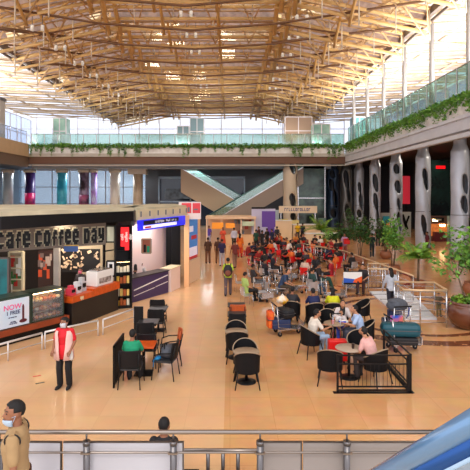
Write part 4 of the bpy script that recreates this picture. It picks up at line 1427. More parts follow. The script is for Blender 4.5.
# display counter, plan line (-6.9,14.25) -> (-5.55,16.15)
ca = Vector((-8.2, 12.4)); cm_ = Vector((-6.15, 15.3)); cb = Vector((-5.5, 16.25))
def cunit(name, label, a, b, cat='counter'):
    d = b - a
    t_ = thing(name, label, cat, (a.x, a.y, 0), math.atan2(d.y, d.x))
    return t_, d.length
brn = mat('brown_ledge', (150, 66, 34), .4, noise=.2, scale=5)
t1, L = cunit('cafe_counter', 'long black cafe counter base with brown ledge under the display cases', ca, cb)
obj('plinth', MB().bb(0, L, 0, .7, 0, .3), M['blackgl'], t1)
obj('ledge', MB().bb(0, L, -.1, .75, .3, .48), brn, t1)
# poster case
dv = (cb - ca).normalized(); LL = (cb - ca).length
def onc(px):
    # point of the counter line seen at pixel px
    k = (px - 230) / F
    # (ca.x + s dv.x) = k (ca.y + s dv.y)
    s = (k * ca.y - ca.x) / (dv.x - k * dv.y)
    return s
s30 = onc(31.5); s63 = onc(64)
t1 = thing('poster_case', 'pale blue poster-fronted display case with pink lettering and a dark cone', 'display case', (ca.x, ca.y, .48), math.atan2(dv.y, dv.x))
obj('body', MB().bb(0, s30 - .02, 0, .6, 0, .96), mat('dark_green_case', (50, 66, 56), .3), t1)
m = mat('poster_sky', (206, 228, 246), .5, rgb2=(228, 232, 244), scale=1.2)
po = obj('poster', MB().bb(.1, s30 - .1, -.03, 0, .04, .88), m, t1)
def ptxt(body, s, z, size, m, parent_t, y=-.035, name='lettering', sx=1.0):
    return text(name, body, size, (s, y, z), (PI / 2, 0, 0), m, parent_t, .003, .003, world=False, sx=sx)
sp = onc(12)
pink = mat('pink_print', (240, 90, 150), .5); navy_p = mat('navy_print', (50, 60, 110), .5)
ptxt('NOW', sp, .64, .22, pink, po); ptxt('1 FREE', sp + .02, .47, .16, navy_p, po)
ptxt('on every cup', sp, .34, .05, navy_p, po); ptxt('of coffee\nall day today', sp + .02, .17, .05, navy_p, po)
sc_ = onc(22.5)
obj('cone_print', MB().prism([(sc_ - .03, -.045), (sc_ + .03, -.045), (sc_ + .03, -.031), (sc_ - .03, -.031)], .2, .62).ball((sc_, -.036, .62), (.03, .008, .06), 8).ball((sc_, -.036, .17), (.13, .008, .06), 10), mat('maroon_print', (96, 34, 44), .5), po)
t1 = thing('pastry_case', 'glass pastry case full of food next to the poster case', 'display case', (ca.x + dv.x * s30, ca.y + dv.y * s30, .48), math.atan2(dv.y, dv.x))
Lp = s63 - s30
obj('frame', MB().bb(0, .05, 0, .6, 0, .96).bb(Lp - .05, Lp, 0, .6, 0, .96).bb(0, Lp, 0, .6, .92, .96).bb(0, Lp, 0, .6, 0, .05), mat('dark_green_case', ()), t1)
obj('glass', MB().bb(.05, Lp - .05, .0, .012, .05, .92), M['glassw'], t1)
obj('back_panel', MB().bb(0, Lp, .56, .6, .05, .92), mat('case_cream', (236, 200, 150), .5), t1)
for z in (.3, .6): obj('shelf', MB().bb(.05, Lp - .05, .06, .54, z, z + .012), M['steel'], t1)
obj('lamp_strip', MB().bb(.08, Lp - .08, .05, .1, .88, .91), mat('warm_strip', (255, 214, 150), .5, emit=14), t1)
q = random.Random(9)
for z in (.05, .313, .613):
    for i in range(7):
        for j in range(2):
            c = q.choice([(214, 150, 80), (190, 110, 60), (230, 190, 130), (150, 80, 50), (222, 120, 60), (236, 210, 170)])
            s = .12 + (Lp - .24) * i / 6
            o = obj('pastry', MB().ball((0, 0, .055), (q.uniform(.06, .09), .07, q.uniform(.045, .07)), 10), mat('pastry_%d' % c[1], c, .6), None)
            p = Vector((ca.x, ca.y, .48)) + Vector((dv.x, dv.y, 0)) * (s30 + s) + Vector((-dv.y, dv.x, 0)) * (.17 + .2 * j) + Vector((0, 0, z))
            o.location = p
            tag(o, 'pastry %s of seven on the %s shelf, %s row, of the glass pastry case' % (('first', 'second', 'third', 'fourth', 'fifth', 'sixth', 'last')[i], {.05: 'bottom', .313: 'middle', .613: 'top'}[z], ('front', 'back')[j]), 'pastry', 'pastries in the glass case')
# orange counter with machines
oa = Vector((-5.35, 16.35)); ob_ = Vector((-4.35, 18.9))
t1, L = cunit('till_counter', 'black till counter with bright orange top band, higher at its far end', oa, ob_)
obj('body', MB().bb(0, L, .05, .8, 0, .84), mat('dark_slats', (30, 26, 26), .4), t1)
obj('top_band', MB().bb(-.03, L * .42, 0, .85, .84, 1.05), M['orange'], t1, bevel=.01)
obj('raised_band', MB().bb(L * .42, L + .02, 0, .85, .84, 1.12), M['orange'], t1, bevel=.01)
obj('emblem', MB().bb(.38, .56, -.006, 0, .9, .99).bb(.42, .46, -.012, -.006, .86, .9).bb(.5, .54, -.012, -.006, .86, .9), M['cream'], t1)
od = (ob_ - oa).normalized(); on = Vector((-od.y, od.x))
def onto(s, dd, z): return Vector((oa.x + od.x * s + on.x * dd, oa.y + od.y * s + on.y * dd, z))
oang = math.atan2(od.y, od.x)
t1 = thing('coffee_machine', 'big white coffee machine with grey window on the high end of the till counter', 'coffee machine', onto(1.95, .35, 1.12), oang)
obj('body', MB().bb(-.5, .5, -.25, .25, 0, .55), M['white'], t1, bevel=.03)
obj('window', MB().bb(-.36, .36, -.265, -.25, .1, .3), mat('machine_grey', (110, 96, 90), .4, rgb2=(190, 180, 176), scale=9), t1)
obj('cup_tray', MB().bb(-.4, .4, -.2, .2, .55, .6), M['steel'], t1)
for s, dd, h, c, lb in ((.25, .3, .34, (226, 70, 90), 'pink and white till screen at the low end of the orange counter'), (.62, .35, .4, (226, 226, 228), 'white grinder standing beside the pink till'), (.95, .4, .5, (196, 196, 200), 'silver blender tower next to the white coffee machine')):
    t1 = thing('counter_machine', lb, 'machine', onto(s, dd, 1.05), oang)
    obj('body', MB().bb(-.13, .13, -.12, .12, 0, h * .7).bb(-.08, .08, -.08, .08, h * .7, h), mat('mach_%d' % c[1], c, .35), t1, bevel=.01)
    obj('screen', MB().bb(-.09, .09, -.128, -.12, h * .3, h * .6), M['blackgl'], t1)
    obj('spout', MB().cyl((0, -.15, h * .25), (0, -.12, h * .3), .02, 6), M['steel'], t1)
q = random.Random(12)
for i in range(14):
    s = .1 + .1 * i; c = q.choice([(240, 236, 230), (220, 60, 80), (196, 190, 196), (120, 60, 50), (240, 200, 210)])
    o = obj('cup', MB().lathe([(.03, 0), (.04, .14), (.043, .14), (.043, .15), (0, .15)], n=12), mat('cup_%d' % c[1], c, .4))
    if 1.04 < s < 1.1: s += .02
    p = onto(s, .62 + .1 * (i % 2), 1.05 if s < L * .42 - .05 else 1.12); o.location = p
    tag(o, '%s paper cup along the back of the orange till counter' % ('first second third fourth fifth sixth seventh eighth ninth tenth eleventh twelfth thirteenth last'.split()[i]), 'cup', 'cups on the till counter')
# shelf wall right end of the cafe
t1 = thing('snack_rack', 'tall black rack with lit snack boxes at the far end of the orange counter', 'rack', (pt(123, 19.3, 0).x, 19.3, 0), R(20))
obj('frame', MB().bb(-.34, -.28, -.2, .2, 0, 3.3).bb(.28, .34, -.2, .2, 0, 3.3).bb(-.34, .34, .16, .2, 0, 3.3).bb(-.34, .34, -.2, .2, 0, .1), M['black'], t1)
for z in (.45, .95, 1.4, 1.85, 2.3): obj('shelf', MB().bb(-.28, .28, -.18, .16, z, z + .03), M['black'], t1)
obj('lamp_strip', MB().bb(-.25, .25, -.1, -.06, 1.83, 1.85), mat('warm_strip', ()), t1)
q = random.Random(2)
for z in (.1, .48, .98, 1.43):
    for i in range(4):
        c = q.choice([(226, 180, 70), (236, 226, 200), (180, 90, 40), (240, 200, 110)])
        o = obj('snack_box', MB().bb(-.05, .05, -.05, .05, 0, q.uniform(.18, .3)), mat('snack_%d' % c[1], c, .5))
        o.location = t1.location + Matrix.Rotation(R(20), 3, 'Z') @ Vector((-.2 + .135 * i, -.02, z))
        tag(o, '%s snack box on the %s shelf of the tall black rack' % (('first', 'second', 'third', 'last')[i], {.1: 'lowest', .48: 'second lowest', .98: 'third', 1.43: 'upper'}[z]), 'box', 'snack boxes on the rack')
obj('window_grid', MB().slab((-5.0, 19.2), (-4.6, 19.9), 2.25, 2.3, .05).slab((-5.05, 19.1), (-5.0, 19.2), .9, 3.4, .05), M['black'], t, **W)
t1 = thing('red_wall_sign', 'upright glowing red sign with white lettering at the end of the cafe', 'sign', (pt(125, 19.0, 0).x, 18.98, pt(0, 19, py=250).z), R(12))
obj('panel', MB().prism([(-.16, -.05), (.16, -.05), (.16, .05), (-.16, .05)], .15, .9).bb(.0, .16, -.05, .05, 0, .15), mat('red_lit', (232, 16, 24), .4, emit=.9), t1)
text('lettering', 'café\ncoffee\nday', .16, (0.05, -.06, .52), (PI / 2, R(-90), 0), M['white'], t1, .004, .004, world=False)
for (x0, x1, y0, y1, lb) in ((106, 115, 226, 242, 'upper pale window pane in the black grid beside the snack rack'),):
    flat('wall_mirror', lb, 'mirror', x0, x1, y0, y1, 19.6, mat('mirror_pale', (170, 176, 166), .2), .04, M['black'])
t1, w1, h1 = flat('framed_notice', 'small white framed notice with a dark figure beside the snack rack', 'notice', 107, 115, 261, 276, 18.95, M['white'], .04, M['black'])
obj('print', MB().bb(-w1 * .2, w1 * .2, -.03, -.022, h1 * .2, h1 * .8), M['blackgl'], t1)

# ------------------------------------------------------------ blue-sign kiosk
t = thing('exchange_kiosk', 'white kiosk with blue lit sign, cream top and wooden posts', 'kiosk', (-3.4, 22.5, 0))
rp = [(-3.75, 19.3), (-2.05, 24.2), (-2.6, 26.5), (-4.5, 26.5), (-4.5, 19.6)]
obj('roof', MB().prism(rp, 3.9, 4.0), mat('dusty_cream', ()), t, **W)
obj('upper_band', MB().slab(rp[0], rp[1], 3.5, 3.92, .1).slab(rp[1], rp[2], 3.5, 3.92, .1), M['cream'], t, **W)
for i in range(7):
    p = Vector(rp[0]).lerp(Vector(rp[1]), (i + .3) / 7)
    obj('bracket', MB().box((p.x + .07, p.y - .03, 3.74), (.05, .05, .22)), M['steel_d'], t, **W)
d2 = (Vector(rp[1]) - Vector(rp[0])).normalized(); n2 = Vector((d2.y, -d2.x)); a2 = math.atan2(d2.y, d2.x)
def onk(s, out, z): return Vector((rp[0][0] + d2.x * s + n2.x * out, rp[0][1] + d2.y * s + n2.y * out, z))
sg = obj('sign_box', MB().slab(onk(.05, .06, 0), onk(4.4, .06, 0), 3.06, 3.5, .14), mat('sign_blue', (40, 44, 226), .4, emit=.7), t, **W)
o = obj('sign_white', MB().slab(onk(.3, .14, 0), onk(3.4, .14, 0), 3.13, 3.26, .02), mat('sign_white', (240, 238, 250), .4, emit=.6), None)
o.parent = sg; o.location = -t.location
o = obj('sign_dark', MB().slab(onk(.3, .15, 0), onk(3.6, .15, 0), 3.29, 3.46, .02), mat('sign_navy', (20, 22, 50), .4), None); o.parent = sg; o.location = -t.location
o = obj('sign_red_mark', MB().slab(onk(.4, .16, 0), onk(.9, .16, 0), 3.15, 3.22, .02), M['red'], None); o.parent = sg; o.location = -t.location
q = random.Random(31); mb = MB(); s = 1.3
while s < 3.3:
    w_ = q.uniform(.05, .1)
    if q.random() < .85: mb.box(onk(s, .165, 3.375 + q.uniform(-.02, .02)), (w_, .01, q.uniform(.06, .12)), a2)
    s += w_ + .045
o = obj('faint_lettering', mb, mat('sign_text', (200, 200, 214), .4, emit=.2), None); o.parent = sg; o.location = -t.location
obj('back_wall', MB().slab((-4.4, 20.9), (-3.2, 25.5), 0, 3.2, .1), mat('pink_white_wall', (240, 214, 204), .6), t, **W)
obj('dark_niche', MB().slab((-2.98, 24.45), (-2.55, 24.55), 0, 3.1, .3).slab((-3.25, 24.4), (-2.8, 24.4), .9, 3.1, .1), M['blackgl'], t, **W)
for a_, b_ in (((-2.13, 23.6), 'nearer'), ((-1.75, 26.2), 'farther')):
    obj('wood_post', MB().box((a_[0], a_[1], 1.75), (.24, .24, 3.5)), mat('peach_post', (232, 180, 130), .5), t, **W)
t1 = thing('lit_poster', 'tall blue and pink lit poster between the wooden posts', 'poster', (-1.98, 24.9, 1.2), R(75))
obj('panel', MB().bb(-.8, .8, -.04, .04, 0, 2.2), mat('lit_poster', (70, 130, 200), .4, emit=.3, ), t1)
obj('print', MB().bb(-.7, .7, -.05, -.041, .1, .6).bb(-.7, .1, -.05, -.041, 1.4, 1.7), mat('pale_print', (230, 220, 236), .4, emit=.3), t1)
obj('print_band', MB().bb(-.75, .75, -.055, -.042, .0, .14).bb(-.2, .6, -.055, -.042, 1.0, 1.2), mat('red_print', (222, 60, 70), .4), t1)
t1 = thing('kiosk_low_wall', 'cream low wall below the tall lit poster', 'partition', (-1.95, 24.9, 0), R(75))
obj('panel', MB().bb(-1.1, 1.1, -.05, .05, 0, 1.15), mat('peach_panel', (240, 208, 176), .5), t1)
t1 = thing('red_ad_board', 'red and white square sign topping the wooden posts of the blue-sign kiosk', 'sign', (pt(190, 24, 0).x, 23.9, 3.3))
obj('panel', MB().bb(-.55, .55, -.05, .05, 0, .85), mat('pink_white', (240, 226, 226), .5), t1)
obj('print', MB().bb(-.4, .08, -.062, -.05, .3, .8).bb(.14, .52, -.062, -.05, .3, .8), mat('red_print', ()), t1)
obj('figure_print', MB().bb(-.1, 0, -.072, -.062, .35, .6).bb(.2, .4, -.072, -.062, .45, .52), M['steel_d'], t1)
t1, w1, h1 = flat('wall_poster', 'poster with dark figures in red and green on the kiosk white wall', 'poster', 142, 151, 239, 253, 21.3, mat('poster_rust', (150, 84, 60), .5), .04, M['tan'])
obj('print', MB().bb(-w1 * .3, -w1 * .05, -.03, -.021, 0.03, h1 * .6), M['black'], t1)
obj('print_green', MB().bb(w1 * .05, w1 * .35, -.03, -.021, 0.03, h1 * .5), mat('green_print', (20, 150, 110), .5), t1)
# purple counter
ka = Vector((-4.1, 20.1)); kb = Vector((-2.85, 22.2))
t1, L = cunit('striped_counter', 'dark purple counter with diagonal white stripes at the blue-sign kiosk', ka, kb)
obj('body', MB().bb(0, L, 0, .6, 0, 1.0), mat('purple_panel', (66, 50, 92), .4), t1)
obj('counter_top', MB().bb(-.03, L + .03, -.04, .64, 1.0, 1.04), mat('dark_tabletop', ()), t1)
obj('stripe', MB().bar((.1, -.01, .5), (L - .05, -.01, .82), .006, .05).bar((.1, -.01, .26), (L * .6, -.01, .40), .006, .03).bar((L * .62, -.01, .42), (L - .05, -.01, .52), .006, .03), M['white'], t1)
t1 = thing('white_counter', 'white counter end next to the purple striped counter', 'counter', (-2.6, 22.8, 0), math.atan2(1.6, .5))
obj('body', MB().bb(-.5, .6, 0, .5, 0, 1.05), mat('pink_white_wall', ()), t1)
obj('counter_top', MB().bb(-.53, .63, -.03, .53, 1.05, 1.09), M['cream'], t1)

# ------------------------------------------------------------ low rail along the cafe
wm = mat('white_rail', (226, 222, 220), .3, .3)
t = thing('low_rail', 'low white tubular barrier along the front of the cafe counters', 'railing', (-6.2, 12.9, 0))
pts_ = [gr(-30, 372), gr(8, 361), gr(42, 350), gr(45, 349), gr(98, 336), gr(103, 335), gr(134, 323)]
for i, p in enumerate(pts_):
    obj('post', MB().cyl(p, p + V(0, 0, .5), .022, 8), wm, t, world=True)
for a, b in ((0, 2), (3, 4), (5, 6)):
    obj('top_rail', MB().tube([pts_[a] + V(0, 0, .5), pts_[b] + V(0, 0, .5)], .03, 8), wm, t, world=True)
    obj('lower_rail', MB().tube([pts_[a] + V(0, 0, .22), pts_[b] + V(0, 0, .22)], .014, 6), wm, t, world=True)

# ------------------------------------------------------------ far kiosks and counters
oran = mat('orange_sign', (244, 150, 40), .4, emit=.25)
peach = mat('peach_panel', ())
t1 = thing('open_kiosk', 'long pale kiosk with orange and white sign boards and shelves below the escalators', 'kiosk', (pt(232, 42, 0).x, 42, 0))
z1 = pt(0, 42, py=219).z
obj('roof', MB().bb(-2.3, 2.1, -.2, 2.5, z1, z1 + .22), mat('peach_roof', (232, 196, 160), .5), t1)
for x in (-2.2, -.9, .8, 2.0): obj('post', MB().bb(x - .06, x + .06, -.1, .02, 0, z1), peach, t1)
obj('back_wall', MB().bb(-2.2, 2.0, 2.3, 2.4, 0, z1), peach, t1)
obj('sign_board', MB().bb(-1.75, -.75, -.2, -.12, z1 - .85, z1 - .3).bb(-.55, .25, -.2, -.12, z1 - .8, z1 - .35), oran, t1)
obj('sign_board', MB().bb(.9, 1.9, -.2, -.12, z1 - .6, z1 - .2), mat('pale_green_sign', (200, 214, 180), .5), t1)
q = random.Random(3)
for i in range(12):
    c = q.choice([(236, 150, 60), (240, 240, 230), (200, 80, 60), (150, 170, 190)])
    x = -.7 + 2.6 * q.random(); z = .3 + .5 * q.randint(0, 3)
    obj('goods', MB().bb(x - .15, x + .15, 1.6, 2.2, z, z + .35), mat('goods_%d' % c[1], c, .5), t1)
obj('counter', MB().bb(-.6, 2.0, .2, .7, 0, .95), mat('peach_counter', (240, 196, 150), .5), t1)
t1 = thing('purple_display', 'purple and white backlit panel at the end of the far kiosk', 'display', (pt(264, 42.5, 0).x, 42.5, 0))
obj('panel', MB().bb(-1.1, 1.0, -.1, .1, 0, 3.2), mat('purple_white', (196, 190, 216), .4), t1)
obj('purple_shape', MB().prism([(-.2, -.14), (1.0, -.14), (1.0, -.1), (-.2, -.1)], 1.6, 3.0).bb(.3, .9, -.14, -.1, .8, 1.6), mat('purple_bright', (104, 64, 160), .4), t1)
obj('cap', MB().prism([(-1.1, -.15), (.1, -.15), (.1, .15), (-1.1, .15)], 3.2, 3.35), M['black'], t1)
# hanging sign on the beige column
a = pt(279, 50, py=213); b = pt(317, 50, py=206)
t1 = thing('overhead_sign', 'long beige overhead sign with dark blue lettering in front of the beige column', 'sign', ((a.x + b.x) / 2, 50, a.z))
w = b.x - a.x; h = b.z - a.z
obj('board', MB().bb(-w / 2, w / 2, -.1, .1, 0, h), mat('sign_beige', (232, 208, 178), .5), t1)
q = random.Random(77); mb = MB(); x = -w * .36
while x < w * .3:
    k_ = q.randint(0, 3); c_ = mb
    mb.bb(x, x + .05, -.12, -.1, h * .28, h * .72)
    if k_ != 1: mb.bb(x, x + .16, -.12, -.1, h * .62, h * .72)
    if k_ != 2: mb.bb(x, x + .16, -.12, -.1, h * .28, h * .37)
    if k_ in (0, 3): mb.bb(x + .12, x + .17, -.12, -.1, h * .28, h * .72)
    x += .23
obj('blurred_lettering', mb, mat('sign_ink', (60, 60, 130), .5), t1)
for x in (-w / 2 + .2, w / 2 - .2):
    obj('post', MB().bb(x - .05, x + .05, -.05, .05, -a.z, 0), M['steel'], t1)
# food court counters
cw = mat('food_counter', (244, 216, 178), .4)
for i, (x0, x1, yb, Y, h, lb) in enumerate(((265, 292, 0, 47.5, 1.9, 'pale peach food counter left of the yellow-shirted server'), (293, 322, 0, 47.5, 1.5, 'pale peach food counter under the overhead sign'), (306, 345, 0, 41.0, 1.15, 'low pale food counter nearer the red tables, beside the green plant'))):
    xa = pt(x0, Y, 0).x; xb = pt(x1, Y, 0).x
    t1 = thing('food_counter', lb, 'counter', ((xa + xb) / 2, Y, 0))
    w = xb - xa
    obj('body', MB().bb(-w / 2, w / 2, 0, .8, 0, h - .06), cw, t1)
    obj('counter_top', MB().bb(-w / 2 - .05, w / 2 + .05, -.08, .85, h - .06, h), M['white'], t1)
for (x0, x1, y0, y1, Y, c, lb) in ((279, 288, 219, 232, 50.5, (214, 196, 70), 'yellow-green menu panel left of the beige column'), (271, 279, 210, 232, 51, (170, 186, 196), 'pale blue-grey menu panel beyond the purple display'), (290, 299, 220, 228, 55.3, (230, 216, 150), 'small yellow notice on the beige column'), (318, 326, 218, 232, 53, (90, 120, 110), 'dark green panel beside the leafy plant')):
    t1, w1, h1 = flat('menu_sign', lb, 'panel', x0, x1, y0, y1, Y, mat('mp_%d_%d' % (c[0], c[2]), c, .5), .06)
    obj('print', MB().bb(-w1 * .3, w1 * .3, -.04, -.031, h1 * .15, h1 * .4), M['steel_d'], t1)
    if Y < 54: obj('post', MB().bb(-.04, .04, -.02, .02, -t1.location.z, 0), M['steel'], t1)
# ------------------------------------------------------------ shops beneath the right balcony
XW = 23.9
def wallshop(name, label, px0, px1, py0, py1, m, Y=None, cat='shop', depth=.5, lit=None):
    """a shopfront set on the X = 23.9 plane side, frontal block"""
    Y = Y or 45
    a = pt(px0, Y, py=py1); b = pt(px1, Y, py=py0)
    t_ = thing(name, label, cat, ((a.x + b.x) / 2, Y, 0))
    w = b.x - a.x; h = b.z
    obj('wall', MB().bb(-w / 2, w / 2, 0, depth, 0, h), m, t_)
    return t_, w, h
t1, w, h = wallshop('brown_shop', 'brown shop with a small dark sign and warm lit goods between two silver columns', 428, 449, 216, 250, mat('brown_shopfront', (120, 84, 70), .5), 46)
obj('sign', MB().bb(-w * .3, w * .25, -.08, 0, h - .55, h - .15), M['blackgl'], t1)
obj('mark', MB().bb(-w * .2, w * .12, -.1, -.08, h - .42, h - .28), M['cream'], t1)
obj('lit_window', MB().bb(-w * .42, w * .42, -.05, 0, .5, h - .75), mat('warm_goods', (230, 130, 60), .4, emit=.5, rgb2=(130, 50, 30), scale=2.2), t1)
obj('lit_lamp', MB().bb(-w * .3, -w * .05, -.09, -.05, 1.9, 2.1).bb(w * .05, w * .3, -.09, -.05, 1.4, 1.6), mat('warm_strip', ()), t1)
obj('display_box', MB().bb(-w * .3, w * .2, -.6, 0, 0, .9), mat('maroon_box', (110, 34, 40), .5), t1)
t1, w, h = wallshop('pink_sign_shop', 'grey and teal shop wall with pink oval sign by the nearest silver columns', 449.5, 466, 216, 252, mat('grey_teal_wall', (130, 150, 148), .5), 45)
obj('oval_sign', MB().ball((-w * .2, -.05, h - .5), (.42, .06, .24), 20), mat('pink_lit', (236, 30, 180), .4, emit=.8), t1)
obj('lower_panel', MB().bb(-w / 2, w / 2, -.05, 0, 0, h * .42), mat('teal_lower', (28, 100, 110), .4), t1)
obj('dark_arch', MB().ball((w * .25, -.03, h * .5), (.35, .05, .9), 16), M['blackgl'], t1)
t1, w, h = wallshop('red_wall_panel', 'tall red lit panel between the second and third silver columns', 402, 410, 176, 204, mat('red_panel', (210, 44, 62), .5, emit=.35), 52)
t1.location.z = pt(0, 52, py=204).z
ch = t1.children[0]; ch.scale = (1, 1, (pt(0, 52, py=176).z - t1.location.z) / h)
obj('bracket', MB().bb(-.05, .05, 0, .1, -t1.location.z, .1), M['black'], t1)
t1, w, h = wallshop('teal_shop', 'small teal and white shop with an orange mark left of the third silver column', 381, 392, 213, 243, mat('white_shop', (190, 190, 180), .5), 54)
obj('teal_panel', MB().bb(-w * .35, w * .35, -.05, 0, h * .35, h * .85), mat('teal_screen', (40, 130, 140), .4, emit=.2), t1)
obj('orange_mark', MB().ball((w * .15, -.07, h * .45), (.25, .05, .25), 12), mat('orange_mark', (240, 90, 50), .4, emit=.5), t1)
t1, w, h = wallshop('white_shop', 'pale shop wall with black crossed figures between two silver columns', 401, 411, 212, 245, mat('white_shop', ()), 50)
obj('black_figure', MB().bar((-.4, -.06, h * .9), (.1, -.06, .8), .03, .3).bar((.3, -.06, h * .85), (-.1, -.06, 1.2), .03, .2), M['black'], t1)
t1, w, h = wallshop('dark_green_shopfront', 'tall dark green glazed shopfront above and behind the brown shop', 426, 452, 160, 215, mat('green_dark_glass', (30, 56, 50), .15, rgb2=(16, 18, 20), scale=.5), 47.5)
obj('red_sign', MB().bb(-.3, .6, -.08, 0, 7.0, 7.3), mat('red_lit', ()), t1)
t1, w, h = wallshop('lit_ceiling_box', 'beige boxed ceiling panel beyond the blue-grey columns', 316, 350, 167, 172, mat('beige_box', (150, 138, 120), .5), 62)
ch = t1.children[0]; t1.location.z = 7.1; ch.scale = (1, 1, .9 / h)
# edge of a bright window right at the picture's edge
for y in (28, 36, 44):
    pass
# ------------------------------------------------------------ plants
def pot(t, r, h, m, belly=1.25):
    obj('pot', MB().lathe([(r * .62, 0), (r * .9, h * .12), (r * belly, h * .5), (r * 1.05, h * .84), (r * .98, h * .9), (r * 1.08, h), (r * .95, h), (r * .9, h * .9), (0, h * .88)], n=32), m, t)
def tree(label, loc, r, h, trunk_h, crown, nleaf, lm, potm, seed, lsize=.2, cat='plant', name='potted_tree', stems=3):
    t = thing(name, label, cat, loc)
    pot(t, r, h, potm)
    q = random.Random(seed)
    br = MB(); lf = MB(); tips = []
    for s in range(stems):
        a = 2 * PI * s / stems + q.random()
        top = Vector((math.cos(a) * crown[0] * .3, math.sin(a) * crown[0] * .3, trunk_h))
        br.tube([(math.cos(a) * .06, math.sin(a) * .06, h * .8), top * .5 + V(q.uniform(-.06, .06), 0, h * .5), top], [.035, .028, .02], 7)
        for b in range(6):
            e = top + V(q.uniform(-1, 1) * crown[0] * .8, q.uniform(-1, 1) * crown[0] * .8, q.uniform(.0, 1.7) * crown[1])
            br.tube([top, top.lerp(e, .5) + V(0, 0, .1), e], [.018, .012, .006], 5); tips.append(e); tips.append(top.lerp(e, .6))
    obj('trunk', br, mat('bark', (110, 84, 58), .8), t)
    for e in tips:
        leafcloud(lf, e, (crown[0] * .36, crown[0] * .36, crown[1] * .34), int(nleaf / len(tips)), lsize, q)
    obj('foliage', lf, lm, t)
    return t
brownpot = mat('brown_glazed_pot', (112, 62, 38), .25, noise=.3, scale=3, coat=.4)
greypot = mat('terracotta_pot', (150, 92, 60), .5)
q_ = gr(459, 331)
t = tree('big potted tree in a wide glazed brown pot by the steel railing', (8.15, 16.4, 0), .60, .92, 1.7, (1.05, 1.0), 800, leafm, brownpot, 3, .19)
mb = MB(); qq = random.Random(8)
leafcloud(mb, (0, 0, .95), (.55, .55, .16), 260, .16, qq)
obj('groundcover', mb, leafy, t)
def palm(label, loc, seed, n=16, L=1.7, lm=None, th=.9):
    t = thing('potted_palm', label, 'plant', loc)
    pot(t, .32, .5, greypot, 1.1)
    q = random.Random(seed); lf = MB(); st = MB()
    obj('trunk', MB().tube([(0, 0, .4), (.03, 0, th)], [.07, .05], 8), mat('bark', ()), t)
    for i in range(n):
        a = 2 * PI * i / n + q.uniform(-.2, .2); e = q.uniform(.35, 1.15); Lq = L * q.uniform(.7, 1.1)
        P = []
        for k in range(9):
            u = k / 8
            P.append(V(math.cos(a) * math.cos(e) * Lq * u, math.sin(a) * math.cos(e) * Lq * u, th + math.sin(e) * Lq * u - .55 * u * u * Lq * math.cos(e)))
        st.tube(P, [.014 - .0012 * k for k in range(9)], 5)
        for k in range(1, 9):
            for s in (-1, 1):
                for w in (0, .5):
                    p = P[k - 1].lerp(P[k], w); dr = (P[k] - P[k - 1]).normalized(); sd_ = dr.cross(V(0, 0, 1)).normalized() * s
                    ll = .38 * (1 - (k / 9) ** 2) + .08
                    tip = p + sd_ * ll + dr * ll * .5 - V(0, 0, .1)
                    lf.add([p, p + dr * .05 + sd_ * ll * .4, tip, p - dr * .02 + sd_ * ll * .4], [(0, 1, 2, 3)])
    obj('stalks', st, mat('stalk_green', (120, 140, 60), .6), t)
    obj('foliage', lf, lm or leafy, t)
    return t
palm('bright green potted palm with long arching fronds beside the brown shop', (pt(418, 22.6, 0).x, 22.6, 0), 4, 17, 1.25, None, 1.55)
palm('small yellow-green palm beside the overhead beige sign', (pt(321, 44.0, 0).x, 44.0, 0), 6, 20, 2.2, None, 1.2)
palm('low dark palm between the leafy potted trees near the food counter', (pt(331, 38, 0).x, 38, 0), 7, 16, 1.7, leafm, .9)
tree('leafy potted tree with dark crown behind the white-topped low railing', (pt(360, 31, 0).x, 31, 0), .36, .55, 1.6, (.85, 1.0), 800, leafd, greypot, 12, .2)
tree('leafy potted tree with rounded crown left of the bright palm', (pt(393, 27.0, 0).x, 27.0, 0), .36, .55, 1.5, (.7, 1.0), 800, leafm, greypot, 13, .19)
tree('bushy potted tree just beyond the woman with the long dark ponytail', (pt(342, 36, 0).x, 36, 0), .36, .55, 1.2, (.8, .7), 600, leafd, greypot, 14, .22)
tree('small potted tree in the shade by the two dark-clad people', (pt(386, 33.5, 0).x, 33.5, 0), .36, .55, 1.3, (.7, .8), 500, leafd, greypot, 15, .22)
tree('small leafy tree at the picture edge beyond the big brown pot', (pt(474, 21.5, 0).x, 21.5, 0), .4, .6, 1.3, (.9, .8), 600, leafd, greypot, 16, .2)

# ------------------------------------------------------------ steel railings around the stair head
warm_rail = mat('warm_rail', (220, 190, 150), .35, .4)
def railing(label, pts, h, bars, step=1.4, posts=None, m=M['steel'], topm=None, r=.028, z0=0.0):
    t = thing('steel_railing', label, 'railing', (pts[0][0], pts[0][1], z0))
    pts = [V(p[0], p[1], z0) for p in pts]
    topm = topm or warm_rail
    obj('top_rail', MB().tube([p + V(0, 0, h) for p in pts], r * 1.3, 8), topm, t, world=True)
    for z in bars:
        obj('rail', MB().tube([p + V(0, 0, z) for p in pts], r * .45, 6), m, t, world=True)
    for a, b in zip(pts, pts[1:]):
        n = max(1, round((b - a).length / step))
        for i in range(n + (1 if b is pts[-1] else 0)):
            p = a.lerp(b, i / n)
            obj('post', MB().cyl(p, p + V(0, 0, h - .02), r, 8), m, t, world=True)
    return t
B = (.18, .4, .62, .84, 1.06)
xa = (397 - 230) / F * 16.5
railing('nearest steel railing beside the big brown pot, child behind it', [(6.05, 17.3), (5.98, 16.5), (6.5, 16.4), (7.4, 16.4)], 1.27, B, .9)
railing('steel railing across the far side of the white slab', [(6.3, 18.4), (7.75, 18.2), (7.62, 16.9)], 1.2, B, 1.5)
railing('long steel railing running away beneath the palm and leafy trees', [(7.75, 20.3), (7.35, 24.5), (6.9, 29.0), (5.6, 31.5)], 1.1, (.2, .5, .8), 1.6)
railing('short steel railing crossing behind the woman in grey', [(6.4, 22.2), (7.65, 22.0)], 1.1, (.2, .5, .8), .6)
railing('steel railing with small square openings by the advert trolley', [(6.75, 23.5), (7.75, 23.5)], 1.15, (.15, .35, .55, .75, .95), .2, r=.02)
